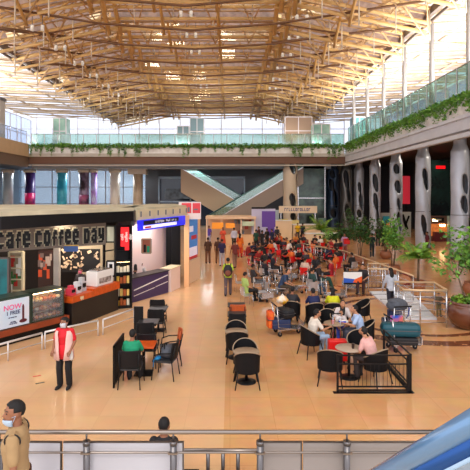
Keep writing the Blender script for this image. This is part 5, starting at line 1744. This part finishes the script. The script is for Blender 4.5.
railing('low steel railing behind the red cafe tables', [(4.9, 33.5), (6.3, 30.5)], 1.1, (.3, .6, .85), .4, r=.02)
whp = mat('slab_white', (226, 230, 238), .35)
t = thing('white_floor_slab', 'low white slab on the floor inside the nearest steel railing', 'stair cover', (7.0, 20.0, 0))
obj('panel', MB().prism([(-.75, -2.6), (.5, -2.6), (1.3, 2.2), (-.55, 2.2)], .0, .06), whp, t)  # thin slab standing in for the bright white area of floor
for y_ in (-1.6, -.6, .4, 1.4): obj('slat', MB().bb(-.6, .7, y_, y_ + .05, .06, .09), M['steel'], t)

# ------------------------------------------------------------ food court seating with red tables
rg2 = random.Random(21)
spots = []
for px, py in ((256, 262), (268, 258), (281, 255), (295, 258), (309, 258), (262, 272), (288, 268), (302, 271), (322, 262), (318, 252), (333, 268), (275, 249), (298, 250), (334, 257)):
    q = gr(px, py); spots.append((q.x, q.y))
TN = ['the nearest kiosk-side red table', 'the second kiosk-side red table', 'the red table below the yellow server', 'the middle red table near the palm', 'the red table nearest the low palm', 'the lime-vest-side red table', 'the front middle red table', 'the front red table by the palm', 'the railing-side red table', 'the far red table by the palm', 'the front red table at the railing', 'the far red table near the queue', 'the far middle red table', 'the last red table by the railing']
SD = ['near', 'railing', 'far', 'kiosk']
for i, (x, y) in enumerate(spots):
    place(RDT, (x, y, 0), R(rg2.uniform(-12, 12)), TN[i][4:] + ' in the crowded food court', 'red food court tables')
    for j in range(4 if i < 6 else 3):
        a = PI / 2 * j + .3
        place(RC, (x + .62 * math.sin(a), y - .62 * math.cos(a), 0), a, 'red chair on the %s side of %s' % (SD[j], TN[i]), 'red food court chairs')
for j, (px, py) in enumerate(((280, 263), (292, 262), (306, 265), (315, 268), (326, 258))):
    q = gr(px, py)
    place(RC, (q.x, q.y, 0), R(180 + 30 * j), 'loose red chair standing ' + ('left of the food court middle', 'just past the front middle table', 'before the palm-side tables', 'by the square-hole railing', 'close to the low palm')[j], 'loose red chairs')

# ------------------------------------------------------------ people
BLK = (26, 25, 28); NAV = (28, 36, 70); WHT = (226, 224, 224); KH = (196, 166, 116); MASK = (176, 200, 224)
# worker in red kurta
t = person('masked worker in red tunic with pink overpanels and black trousers by the cafe', (gr(67, 385).x, 11.35, 0), R(176), 'worker', J=joints('stand', h=1.66, arms=('hold', 'hold'), yaw=R(-20)), top=(222, 30, 44), bottom=(18, 17, 20), sleeve='short', hair='bun', mask=(214, 214, 222), skin=0)
t.scale = (1.1, 1.08, 1)
J = joints('stand', h=1.66, arms=('hold', 'hold'))
red_m = mat('cloth_red_tunic', (222, 30, 44), .8)
mb = MB()
mb.tube([(0, .0, .72), (0, 0, .9), (0, .01, 1.06)], [(.2, .15), (.185, .14), (.16, .125)], 20, lat=(1, 0, 0))
obj('tunic_hem', mb, red_m, t)
pk = mat('pale_pink_cloth', (240, 200, 190), .8, noise=.1, scale=20)
for s in (1, -1):
    n = 9; vs = []
    for (z, a0, a1, rx, ry) in ((.70, .18, 1.3, .218, .168), (.9, .3, 1.35, .203, .158), (1.06, .4, 1.35, .18, .143), (1.2, .42, 1.3, .192, .145), (1.3, .5, 1.2, .19, .142), (1.37, .55, 1.0, .165, .118)):
        for i in range(n + 1):
            a = PI / 2 - s * (a0 + (a1 - a0) * i / n)
            vs.append((rx * math.cos(a) * 1.02, ry * math.sin(a) * 1.04 + .012, z))
    fs = [(r * (n + 1) + i, r * (n + 1) + i + 1, (r + 1) * (n + 1) + i + 1, (r + 1) * (n + 1) + i) for r in range(5) for i in range(n)]
    o = obj('pink_panel', MB().add(vs, fs, 0, True), pk, t)
    so_ = o.modifiers.new('t', 'SOLIDIFY'); so_.thickness = .012; so_.offset = 1
    tag(o, 'pale pink overpanel', None)
cloth_b = thing('cleaning_cloth', 'white cloth held in the hand of the worker in red', 'cloth', (gr(67, 385).x + .2, 11.2, .8))
obj('fold', MB().ball((0, 0, 0), (.045, .04, .11), 12, fn=lambda d: 1 + .2 * math.sin(d.x * 8 + d.z * 7)), M['white'], cloth_b)

# landing where the near railing stands
LZ = .5
struct('floor_landing', MB().bb(-30, 9, -8, 6.35, 0, LZ), mat('landing_stone', (214, 190, 160), .4))
railing_pts = []
t = thing('front_railing', 'long stainless railing with round handrail across the front of the view', 'railing', (0, 6.0, LZ))
srail = mat('satin_rail', (150, 140, 132), .3, .85)
z1 = CAMZ - (432 - 193) / F * 6.0
obj('handrail', MB().tube([(-8, 6.0, z1), (4.0, 6.0, z1)], .027, 12), srail, t, world=True)
for i in range(-5, 5):
    x = (86.5 + 86.8 * i - 230) / F * 6.0
    if x > 3.4 or x < -8: continue
    p = obj('post', MB().cyl((x, 6.0, LZ), (x, 6.0, z1 - .12), .042, 12).cyl((x, 6.0, z1 - .12), (x, 6.0, z1), .012, 8).cyl((x, 6, z1 - .16), (x, 6, z1 - .11), .048, 12), mat('post_steel', (112, 108, 108), .3, .85), t, world=True)
    obj('clamp', MB().bb(x - .06, x + .06, 5.94, 5.97, z1 - .255, z1 - .235), srail, p).location = -t.location
z2 = CAMZ - (452.5 - 193) / F * 6.0
obj('mid_rail', MB().tube([(-8, 6.0, z2), (4.0, 6.0, z2)], .014, 8), srail, t, world=True)
# frosted infill panels seen below the handrail
fz = mat('frosted_panel', (196, 196, 204), .5, noise=.08, scale=1)
fz2 = mat('grey_panel', (150, 142, 138), .5)
zt = CAMZ - (442.5 - 193) / F * 6.12
def px2x(p, Y): return (p - 230) / F * Y
for a, b, m, lb in ((-60, 62, fz, 'frosted white screen panel behind the front railing by the guard'), (63.5, 184, fz, 'frosted white screen panel behind the front railing just before the seated dark head'), (262, 302, fz2, 'narrow grey screen panel behind the front railing near the middle'), (303, 345, fz2, 'grey screen panel left of the third railing post'), (346.5, 420, fz2, 'grey screen panel meeting the blue escalator handrail')):
    t1 = thing('screen_panel', lb, 'panel', ((px2x(a, 6.12) + px2x(b, 6.12)) / 2, 6.12, LZ))
    w = px2x(b, 6.12) - px2x(a, 6.12)
    obj('sheet', MB().bb(-w / 2, w / 2, -.01, .01, .05, zt - LZ), m, t1)
    obj('edge_strip', MB().bb(-w / 2, w / 2, -.015, .015, zt - LZ, zt - LZ + .015).bb(w / 2 - .02, w / 2, -.015, .015, 0, zt - LZ), mat('post_steel', ()), t1)
# second, farther low railing between
t = thing('inner_railing', 'lower steel railing seen through the gap in the front railing', 'railing', (px2x(205, 7.2), 7.2, 0))
zz = CAMZ - (452 - 193) / F * 7.2
obj('handrail', MB().tube([(px2x(165, 7.0), 7.4, zz - .08), (px2x(300, 7.2), 7.2, zz + .02)], .03, 10), srail, t, world=True)
for p in (208, 223, 238, 280):
    obj('post', MB().cyl((px2x(p, 7.3), 7.3, 0), (px2x(p, 7.3), 7.3, zz - .04), .03, 10), mat('post_steel', ()), t, world=True)
obj('mid_rail', MB().tube([(px2x(165, 7.0), 7.4, zz - .4), (px2x(300, 7.2), 7.2, zz - .3)], .015, 8), srail, t, world=True)

# seated dark figure behind the rail
t1 = thing('bench', 'low dark bench under the figure seated behind the front railing', 'bench', (px2x(164, 7.0), 6.95, 0))
obj('seat', MB().bb(-.5, .5, -.2, .25, .4, .46), M['black'], t1)
for s in (-1, 1): obj('leg', MB().bb(s * .44 - .03, s * .44 + .03, -.18, .22, 0, .4), M['black'], t1)
person('person with black hair and dark top seated just behind the front railing', (px2x(164, 7.0), 6.98, .02), R(0), 'sit_lap', top=BLK, bottom=BLK, skin=0)

# security guard in khaki
JG = joints('stand', h=1.80, arms=('down', 'down'), yaw=R(30), nod=-.05)
gx = px2x(17, 5.3)
Jg = JG
# he stands in profile, facing the left edge
GR = R(112)
def near_person():
    t = person('guard in khaki uniform with pale blue mask at his chin, by the front railing', (gx + .0, 5.3, LZ), R(98), 'guard', J=JG, top=mat('khaki_shirt', (172, 140, 98), .85, noise=.12, scale=10, bump=.1), bottom=mat('khaki_trousers', (160, 128, 88), .85, noise=.12, scale=10), sleeve='short', hair='short', mask=(186, 206, 226), skin=0, shoes=(60, 36, 22), mlow=.045)
    k = JG['k']
    drk = mat('lanyard_black', (28, 26, 30), .6)
    S = JG['shor']; Sl = JG['shol']
    # whistle cord looped round both shoulders, belt and epaulettes
    for s, P in ((1, S), (-1, Sl)):
        loop = []
        for i in range(17):
            a = 2 * PI * i / 16
            loop.append(P + V(-.02 * s + .02 * s * math.cos(a), .082 * math.sin(a), -.03 + .083 * math.cos(a)))
        obj('shoulder_cord', MB().tube(loop, .0085, 6), drk, t)
        obj('epaulette', MB().bar(P + V(-.06 * s, 0, .062), P + V(.02 * s, 0, .052), .055, .012), mat('khaki_shirt', ()), t)
    obj('cord', MB().tube([S + V(-.03, .09, -.05), V(.09, .155, 1.30) * 1, V(.03, .165, 1.24), V(-.02, .16, 1.3)], .008, 6), drk, t)
    pb_ = JG['pel'] + V(0, 0, .03)
    obj('belt', MB().tube([pb_ + V(0, 0, -.02), pb_ + V(0, 0, .03)], [(.192, .15), (.19, .148)], 24, lat=(1, 0, 0)), mat('belt_brown', (70, 34, 22), .4), t)
    obj('buckle', MB().bb(-.035, .035, .145, .16, pb_.z - .02, pb_.z + .03), M['steel'], t)
    cz = JG['nec'].z
    obj('collar', MB().tube([(0, .0, cz - .05), (0, .0, cz + .01)], [(.082, .08), (.068, .066)], 18, lat=(1, 0, 0), caps=False), mat('khaki_shirt', ()), t)
    obj('pocket', MB().bb(.04, .13, .128, .142, 1.24, 1.34), mat('khaki_shirt', ()), t)
    return t
near_person()
# --- seated people in the near groups
def seat(label, x, y, rz, pose='sit_table', dz_=.0, **k):
    return person(label, (x, y, dz_), rz, pose, **k)
seat('man in bright green shirt seated with his back to us at the orange table', -2.36, 11.45, 0, 'sit_table', top=(14, 150, 106), bottom=(30, 30, 36))
seat('man in white shirt with navy panel and pale blue jeans facing the red suitcase', 2.3, 13.6, R(-72), 'sit_table', top=(232, 220, 204), bottom=(160, 186, 214), skin=1)
seat('person in pale pink shirt and dark hair at the table inside the black fence', 3.5, 11.66, R(40), 'sit_lean', top=(232, 176, 168), bottom=(60, 50, 50), skin=1)
seat('man in pale blue shirt leaning forward behind the red suitcase', 3.85, 14.1, R(80), 'sit_table', top=(176, 200, 236), bottom=(60, 64, 80), skin=1)
seat('woman in white facing us beside the man in pale blue', 3.5, 15.1, R(175), 'sit_lean', top=(226, 214, 210), bottom=(50, 44, 50), hair='long', skin=1)
c = seat('small child between the woman in white and the red suitcase', 3.4, 14.75, R(170), 'sit_lean', top=(236, 226, 226), bottom=(60, 80, 190), skin=1)
c.scale = (.72, .72, .72); c.location.z = .12
seat('person in navy top with back to us beside the bright yellow shirt', 2.9, 16.5, R(5), 'sit_table', top=(24, 34, 84), bottom=BLK)
seat('person in bright yellow shirt with back to us at the far round table', 3.55, 16.5, R(-5), 'sit_table', top=(216, 214, 20), bottom=BLK, hair='long')
seat('man in charcoal top behind the loaded trolley', 2.15, 16.8, R(-20), 'sit_table', top=(40, 38, 44), bottom=BLK)
q = gr(246, 303); seat('man in lime and black vest reclining on a silver chair, hands on his knee', q.x, q.y, R(-62), 'sitout', top=(176, 200, 110), bottom=BLK, skin=1)
q = gr(254, 292); seat('person in dark grey clothes on a silver chair behind the lime vest', q.x, q.y, R(-75), 'sitout', top=(44, 40, 44), bottom=BLK)
q = gr(281, 298); seat('person in navy and white seated sideways on a silver chair in the aisle', q.x, q.y, R(-110), 'sit_lean', top=(44, 66, 100), bottom=(64, 54, 40), skin=1)
q = gr(313, 297); seat('person in dark green and grey lounging near the far parked trolleys', q.x, q.y, R(-60), 'sitout', top=(40, 70, 66), bottom=(60, 84, 110), skin=1)
q = gr(320, 290); seat('person in black with dark green trousers and legs stretched out', q.x, q.y, R(-100), 'sitout', top=(30, 28, 32), bottom=(20, 70, 60))
q = gr(363, 292); seat('child-sized person in black and red sitting beside the advert trolley', q.x, q.y, R(150), 'sit_lap', top=(36, 28, 32), bottom=(60, 30, 30), skin=1)
place(SC, (q.x, q.y, 0), R(150), 'silver metal chair beside the advert trolley')
for px, py, lb in ((313, 297, 'silver metal chair under the person in dark green and grey'), (320, 290, 'silver metal chair under the person with stretched legs')):
    q = gr(px, py); place(SC, (q.x, q.y, 0), R(-60 if px == 313 else -100), lb)

# --- walkers
q = gr(228, 296); person('walker in lime hi-vis vest with black backpack going away between the rows', (q.x, q.y, 0), 0, 'walk', top=(190, 214, 60), bottom=(92, 76, 82), sleeve='short')
t = thing('black_backpack', 'black and brown backpack on the back of the walker in the lime vest', 'backpack', (q.x, q.y - .22, 1.12))
obj('sack', MB().ball((0, 0, .05), (.2, .13, .27), 16), mat('black_cloth', ()), t)
obj('pocket', MB().ball((0, -.1, -.04), (.13, .06, .14), 12), mat('brown_cloth', (120, 66, 50), .8), t)
for s in (-1, 1): obj('strap', MB().tube([(s * .1, .05, .27), (s * .13, .2, .34), (s * .14, .34, .2)], .02, 6), mat('black_cloth', ()), t)
q = gr(391, 312); person('woman in pale grey top with long dark ponytail walking away in black trousers', (q.x, q.y, 0), R(6), 'walk', top=(190, 196, 208), bottom=(22, 24, 40), sleeve='long', hair='long')
for px, lb in ((208, 'officer in dark brown uniform seen from behind, beside the wooden post kiosk'), (218, 'officer in dark brown uniform seen from behind, nearer the lime vest')):
    q = gr(px, 263.5); person(lb, (q.x, q.y, 0), R(rg2.uniform(-10, 10)), 'stand_hold' if px == 208 else 'stand', top=(84, 50, 34), bottom=(122, 76, 46), shoes=(20, 20, 24))
q = gr(198, 270); person('person in black top and brown trousers at the kiosk wooden post', (q.x, q.y, 0), R(70), 'stand_phone', top=BLK, bottom=(140, 84, 60))
q = gr(235, 268); person('person in maroon top just beyond the lime vest walker', (q.x, q.y, 0), R(20), 'walk', top=(120, 50, 44), bottom=(150, 110, 90))
q = gr(222, 266); person('person in dark purple top close beside the two officers', (q.x, q.y, 0), R(10), 'stand', top=(50, 40, 84), bottom=(200, 196, 206))
q = gr(223, 247.5); person('woman in long coral dress near the open far kiosk', (q.x, q.y, 0), R(170), 'stand_fold', dress=(226, 86, 56), hair='long', bottom=(226, 86, 56))
q = gr(234, 248); person('person in white shirt and black trousers next to the coral dress', (q.x, q.y, 0), 0, 'stand', top=(206, 204, 222), bottom=BLK, sleeve='long')
q = gr(240, 257.5); person('woman in long orange and red dress with back to us by the far kiosk', (q.x, q.y, 0), R(-15), 'stand_hold', dress=mat('orange_red_cloth', (236, 130, 24), .8, rgb2=(206, 40, 20), scale=2.2), hair='long', bottom=(200, 40, 30))
q = gr(209, 245); person('person in violet top in front of the far orange sign board', (q.x, q.y, 0), R(160), 'stand', top=(104, 80, 190), bottom=(190, 190, 220))
# crowd standing by the purple display
cols = [((20, 70, 52), BLK), (BLK, BLK), ((70, 30, 40), NAV), (BLK, (60, 50, 40)), (NAV, BLK), ((50, 50, 58), BLK), (BLK, NAV)]
for i, (px, py) in enumerate(((256, 251), (262, 252), (259, 246), (267, 249), (272, 250), (277, 246), (269, 243))):
    q = gr(px, py); tp, bt = cols[i]
    lbs = ['person in dark green top waiting left of the crowd at the purple display', 'person in black standing in the crowd near the purple display', 'person in maroon top behind the dark green one', 'person in black with brown trousers in the middle of the queue', 'person in navy top in the queue near the food counter', 'person in charcoal top at the food counter end of the queue', 'person in black deepest in the queue by the peach counter']
    person(lbs[i], (q.x, q.y, 0), R(rg2.uniform(-60, 60)), ['stand', 'stand_phone', 'stand_fold', 'stand_hold'][i % 4], top=tp, bottom=bt)
person('food server in yellow shirt behind the peach counter under the overhead sign', (pt(296, 46.6, 0).x + .15, 46.5, 0), R(170), 'stand_fold', top=(246, 196, 20), bottom=(60, 50, 50), mask=(220, 200, 90))
person('person in dark navy standing just right of the yellow-shirted server', (pt(303, 46, 0).x, 46.2, 0), 0, 'stand', top=(30, 34, 56), bottom=BLK)
q = gr(372, 257); person('person in dark green clothes walking by the leafy potted tree', (q.x, q.y, 0), R(-10), 'walk', top=(20, 50, 50), bottom=(24, 40, 44))
for px, lb in ((378, 'person in black with pale collar standing between the trees'), (384, 'person in black next to the one with the pale collar')):
    q = gr(px, 246); person(lb, (q.x, q.y, 0), R(30 if px == 384 else -20), 'stand', top=BLK, bottom=BLK, hair='long' if px == 384 else 'short')
q = gr(446, 258); person('person in maroon top near the brown shop display', (q.x - .5, q.y + 2, 0), R(90), 'stand', top=(96, 26, 40), bottom=BLK)
c = person('small child in khaki trousers behind the nearest steel railing', (6.95 + .55, 17.25, .16), R(175), 'stand_fold', top=(90, 80, 60), bottom=(120, 104, 60), skin=1)
c.scale = (.5, .5, .5)
q = gr(350, 260); person('person in pale violet carrying the far red box past the trees', (q.x, q.y + 1.5, 0), R(150), 'walk_push', top=(190, 150, 190), bottom=(190, 120, 110))
t = thing('red_box', 'bright red box carried beside the leafy trees', 'box', (q.x, q.y + .95, 1.0))
obj('carton', MB().bb(-.2, .2, -.16, .16, 0, .34), M['red'], t, bevel=.02)
obj('lid', MB().bb(-.22, .22, -.18, .18, .34, .38), M['red'], t)
person('person in yellow top on the far corner of the upper balcony', (pt(355, 50, 0).x + 1.1, 52.5, 9.0), R(140), 'stand', top=(240, 226, 30), bottom=(200, 180, 60))
# seated in the kiosks
person('person with dark hair and pale grey top seated behind the striped counter', (pt(141, 22.3, 0).x, 22.3, .12), R(190), 'sit_table', top=(190, 180, 176), bottom=BLK)
t1 = thing('stool', 'dark stool behind the striped counter', 'stool', (pt(141, 22.3, 0).x, 22.25, 0))
obj('seat', MB().cyl((0, 0, .5), (0, 0, .56), .2, 16), M['black'], t1); obj('leg', MB().cyl((0, 0, 0), (0, 0, .5), .04, 8), M['steel'], t1)
person('person in black standing at the near end of the striped counter', (pt(133, 21.4, 0).x, 21.4, 0), R(150), 'stand_fold', top=BLK, bottom=BLK)
person('barista in dark top and pink mask behind the till counter', (pt(80, 18.6, 0).x, 18.7, 0), R(170), 'stand_hold', top=(60, 52, 56), bottom=BLK, mask=(230, 120, 150))

# diners round the red tables
tops = [BLK, BLK, NAV, (150, 34, 30), (230, 110, 40), (220, 214, 210), BLK, (60, 50, 60), (226, 150, 70), BLK, (40, 60, 60), (200, 60, 60), BLK, (230, 220, 210), (240, 120, 60), BLK]
words_ = {BLK: 'black', NAV: 'navy', (150, 34, 30): 'dark red', (230, 110, 40): 'orange', (220, 214, 210): 'white', (60, 50, 60): 'plum grey', (226, 150, 70): 'light orange', (40, 60, 60): 'dark teal', (200, 60, 60): 'coral red', (230, 220, 210): 'cream', (240, 120, 60): 'bright orange'}
n = 0
for i, (x, y) in enumerate(spots):
    for j in ((0, 1, 2) if (i % 3 or i >= 6) else (0, 1, 2, 3)):
        a = PI / 2 * j + .3
        tp = tops[n % len(tops)]
        person('diner in %s on the %s side of %s' % (words_[tp], SD[j], TN[i]), (x + .62 * math.sin(a), y - .62 * math.cos(a), 0), a, ['sit_table', 'sit_lean', 'sit_phone', 'sit_turn'][n % 4], top=tp, bottom=BLK if n % 3 else (70, 60, 70), hair='long' if n % 4 == 1 else 'short', group='diners at the red tables', skin=n % 2)
        n += 1
# a few more at the fringe, their own chairs
for px, py, c_, a, lb in ((265, 284, (30, 28, 34), -60, 'person in charcoal seated at the near end of the crowd'), (273, 277, (34, 34, 44), -80, 'person in slate grey seated beyond the parked trolleys'), (316, 279, (24, 22, 30), 150, 'woman in black with long hair facing the crowd from its near side'), (336, 276, (232, 110, 40), 40, 'person in orange seated near the steel railing with square openings'), (352, 276, (30, 26, 28), 30, 'person in black seated beside the railing with square openings'), (305, 283, (220, 190, 170), -30, 'person in pale peach seated with back turned, beyond the parked trolleys'), (331, 284, (170, 24, 40), 70, 'person in crimson seated beside a dark bag')):
    q = gr(px, py)
    person(lb, (q.x, q.y, 0), R(a), 'sit_lap', top=c_, bottom=BLK, hair='long' if 'woman' in lb else 'short', skin=1 if c_[0] > 100 else 0)
    place(RC if c_[0] > 160 else SC, (q.x, q.y, 0), R(a), ('red chair under the ' if c_[0] > 160 else 'silver chair under the ') + lb.split(' seated')[0].split(' facing')[0].split(' with')[0])

# ------------------------------------------------------------ escalator beside the camera
t = thing('near_escalator', 'blue-lit escalator handrail and pale balustrade crossing the near corner', 'escalator', (1.0, 2.0, 2.5))
def ray(px, py, Y): return V((px - 230) / F * Y, Y, CAMZ - (py - 193) / F * Y)
A_ = ray(560, 372, 1.7); B_ = ray(330, 505, 3.0)
bl = mat('blue_handrail', (104, 142, 180), .18, .3, coat=.6)
dB = (B_ - A_).normalized()
obj('handrail', MB().tube([A_, A_.lerp(B_, .5), B_, B_ + (B_ - A_) * .5], [(.075, .05)] * 4, 20, lat=(1, .6, 0)), bl, t, world=True)
dn = V(.02, .02, -.085)
obj('rail_track', MB().tube([A_ + dn, B_ + dn, B_ + (B_ - A_) * .5 + dn], [(.045, .045)] * 3, 12), mat('blue_track', (40, 84, 150), .25, .6), t, world=True)
dn2 = V(.03, .03, -.15)
obj('light_strip', MB().tube([A_ + dn2, B_ + dn2, B_ + (B_ - A_) * .5 + dn2], [.016] * 3, 8), mat('pale_blue_trim', (176, 206, 232), .3), t, world=True)
a0 = A_ + dn2; b0 = B_ + (B_ - A_) * .5 + dn2
obj('balustrade_panel', MB().add([a0, b0, b0 + V(.0, 0, -1.0), a0 + V(.0, 0, -1.0), a0 + V(.02, 0, 0), b0 + V(.02, 0, 0), b0 + V(.02, 0, -1.0), a0 + V(.02, 0, -1.0)], [(0, 1, 2, 3), (4, 7, 6, 5), (0, 4, 5, 1), (3, 2, 6, 7), (0, 3, 7, 4), (1, 5, 6, 2)]), mat('pale_balustrade', (206, 214, 220), .12, .2, rgb2=(150, 168, 184), scale=1.6), t, world=True)

# small stickers on the floor near the worker
for px_, py_, c_, l_ in ((37, 376, (214, 40, 40), 'red dash sticker on the floor beside the worker in red'), (40, 383, (40, 60, 46), 'dark dash sticker on the floor nearer than the red one')):
    q = gr(px_, py_)
    o = obj('floor_sticker', MB().box((0, 0, .002), (.2, .05, .004), R(28)), mat('stick_%d' % c_[0], c_, .4)); o.location = q
    tag(o, l_, 'sticker')
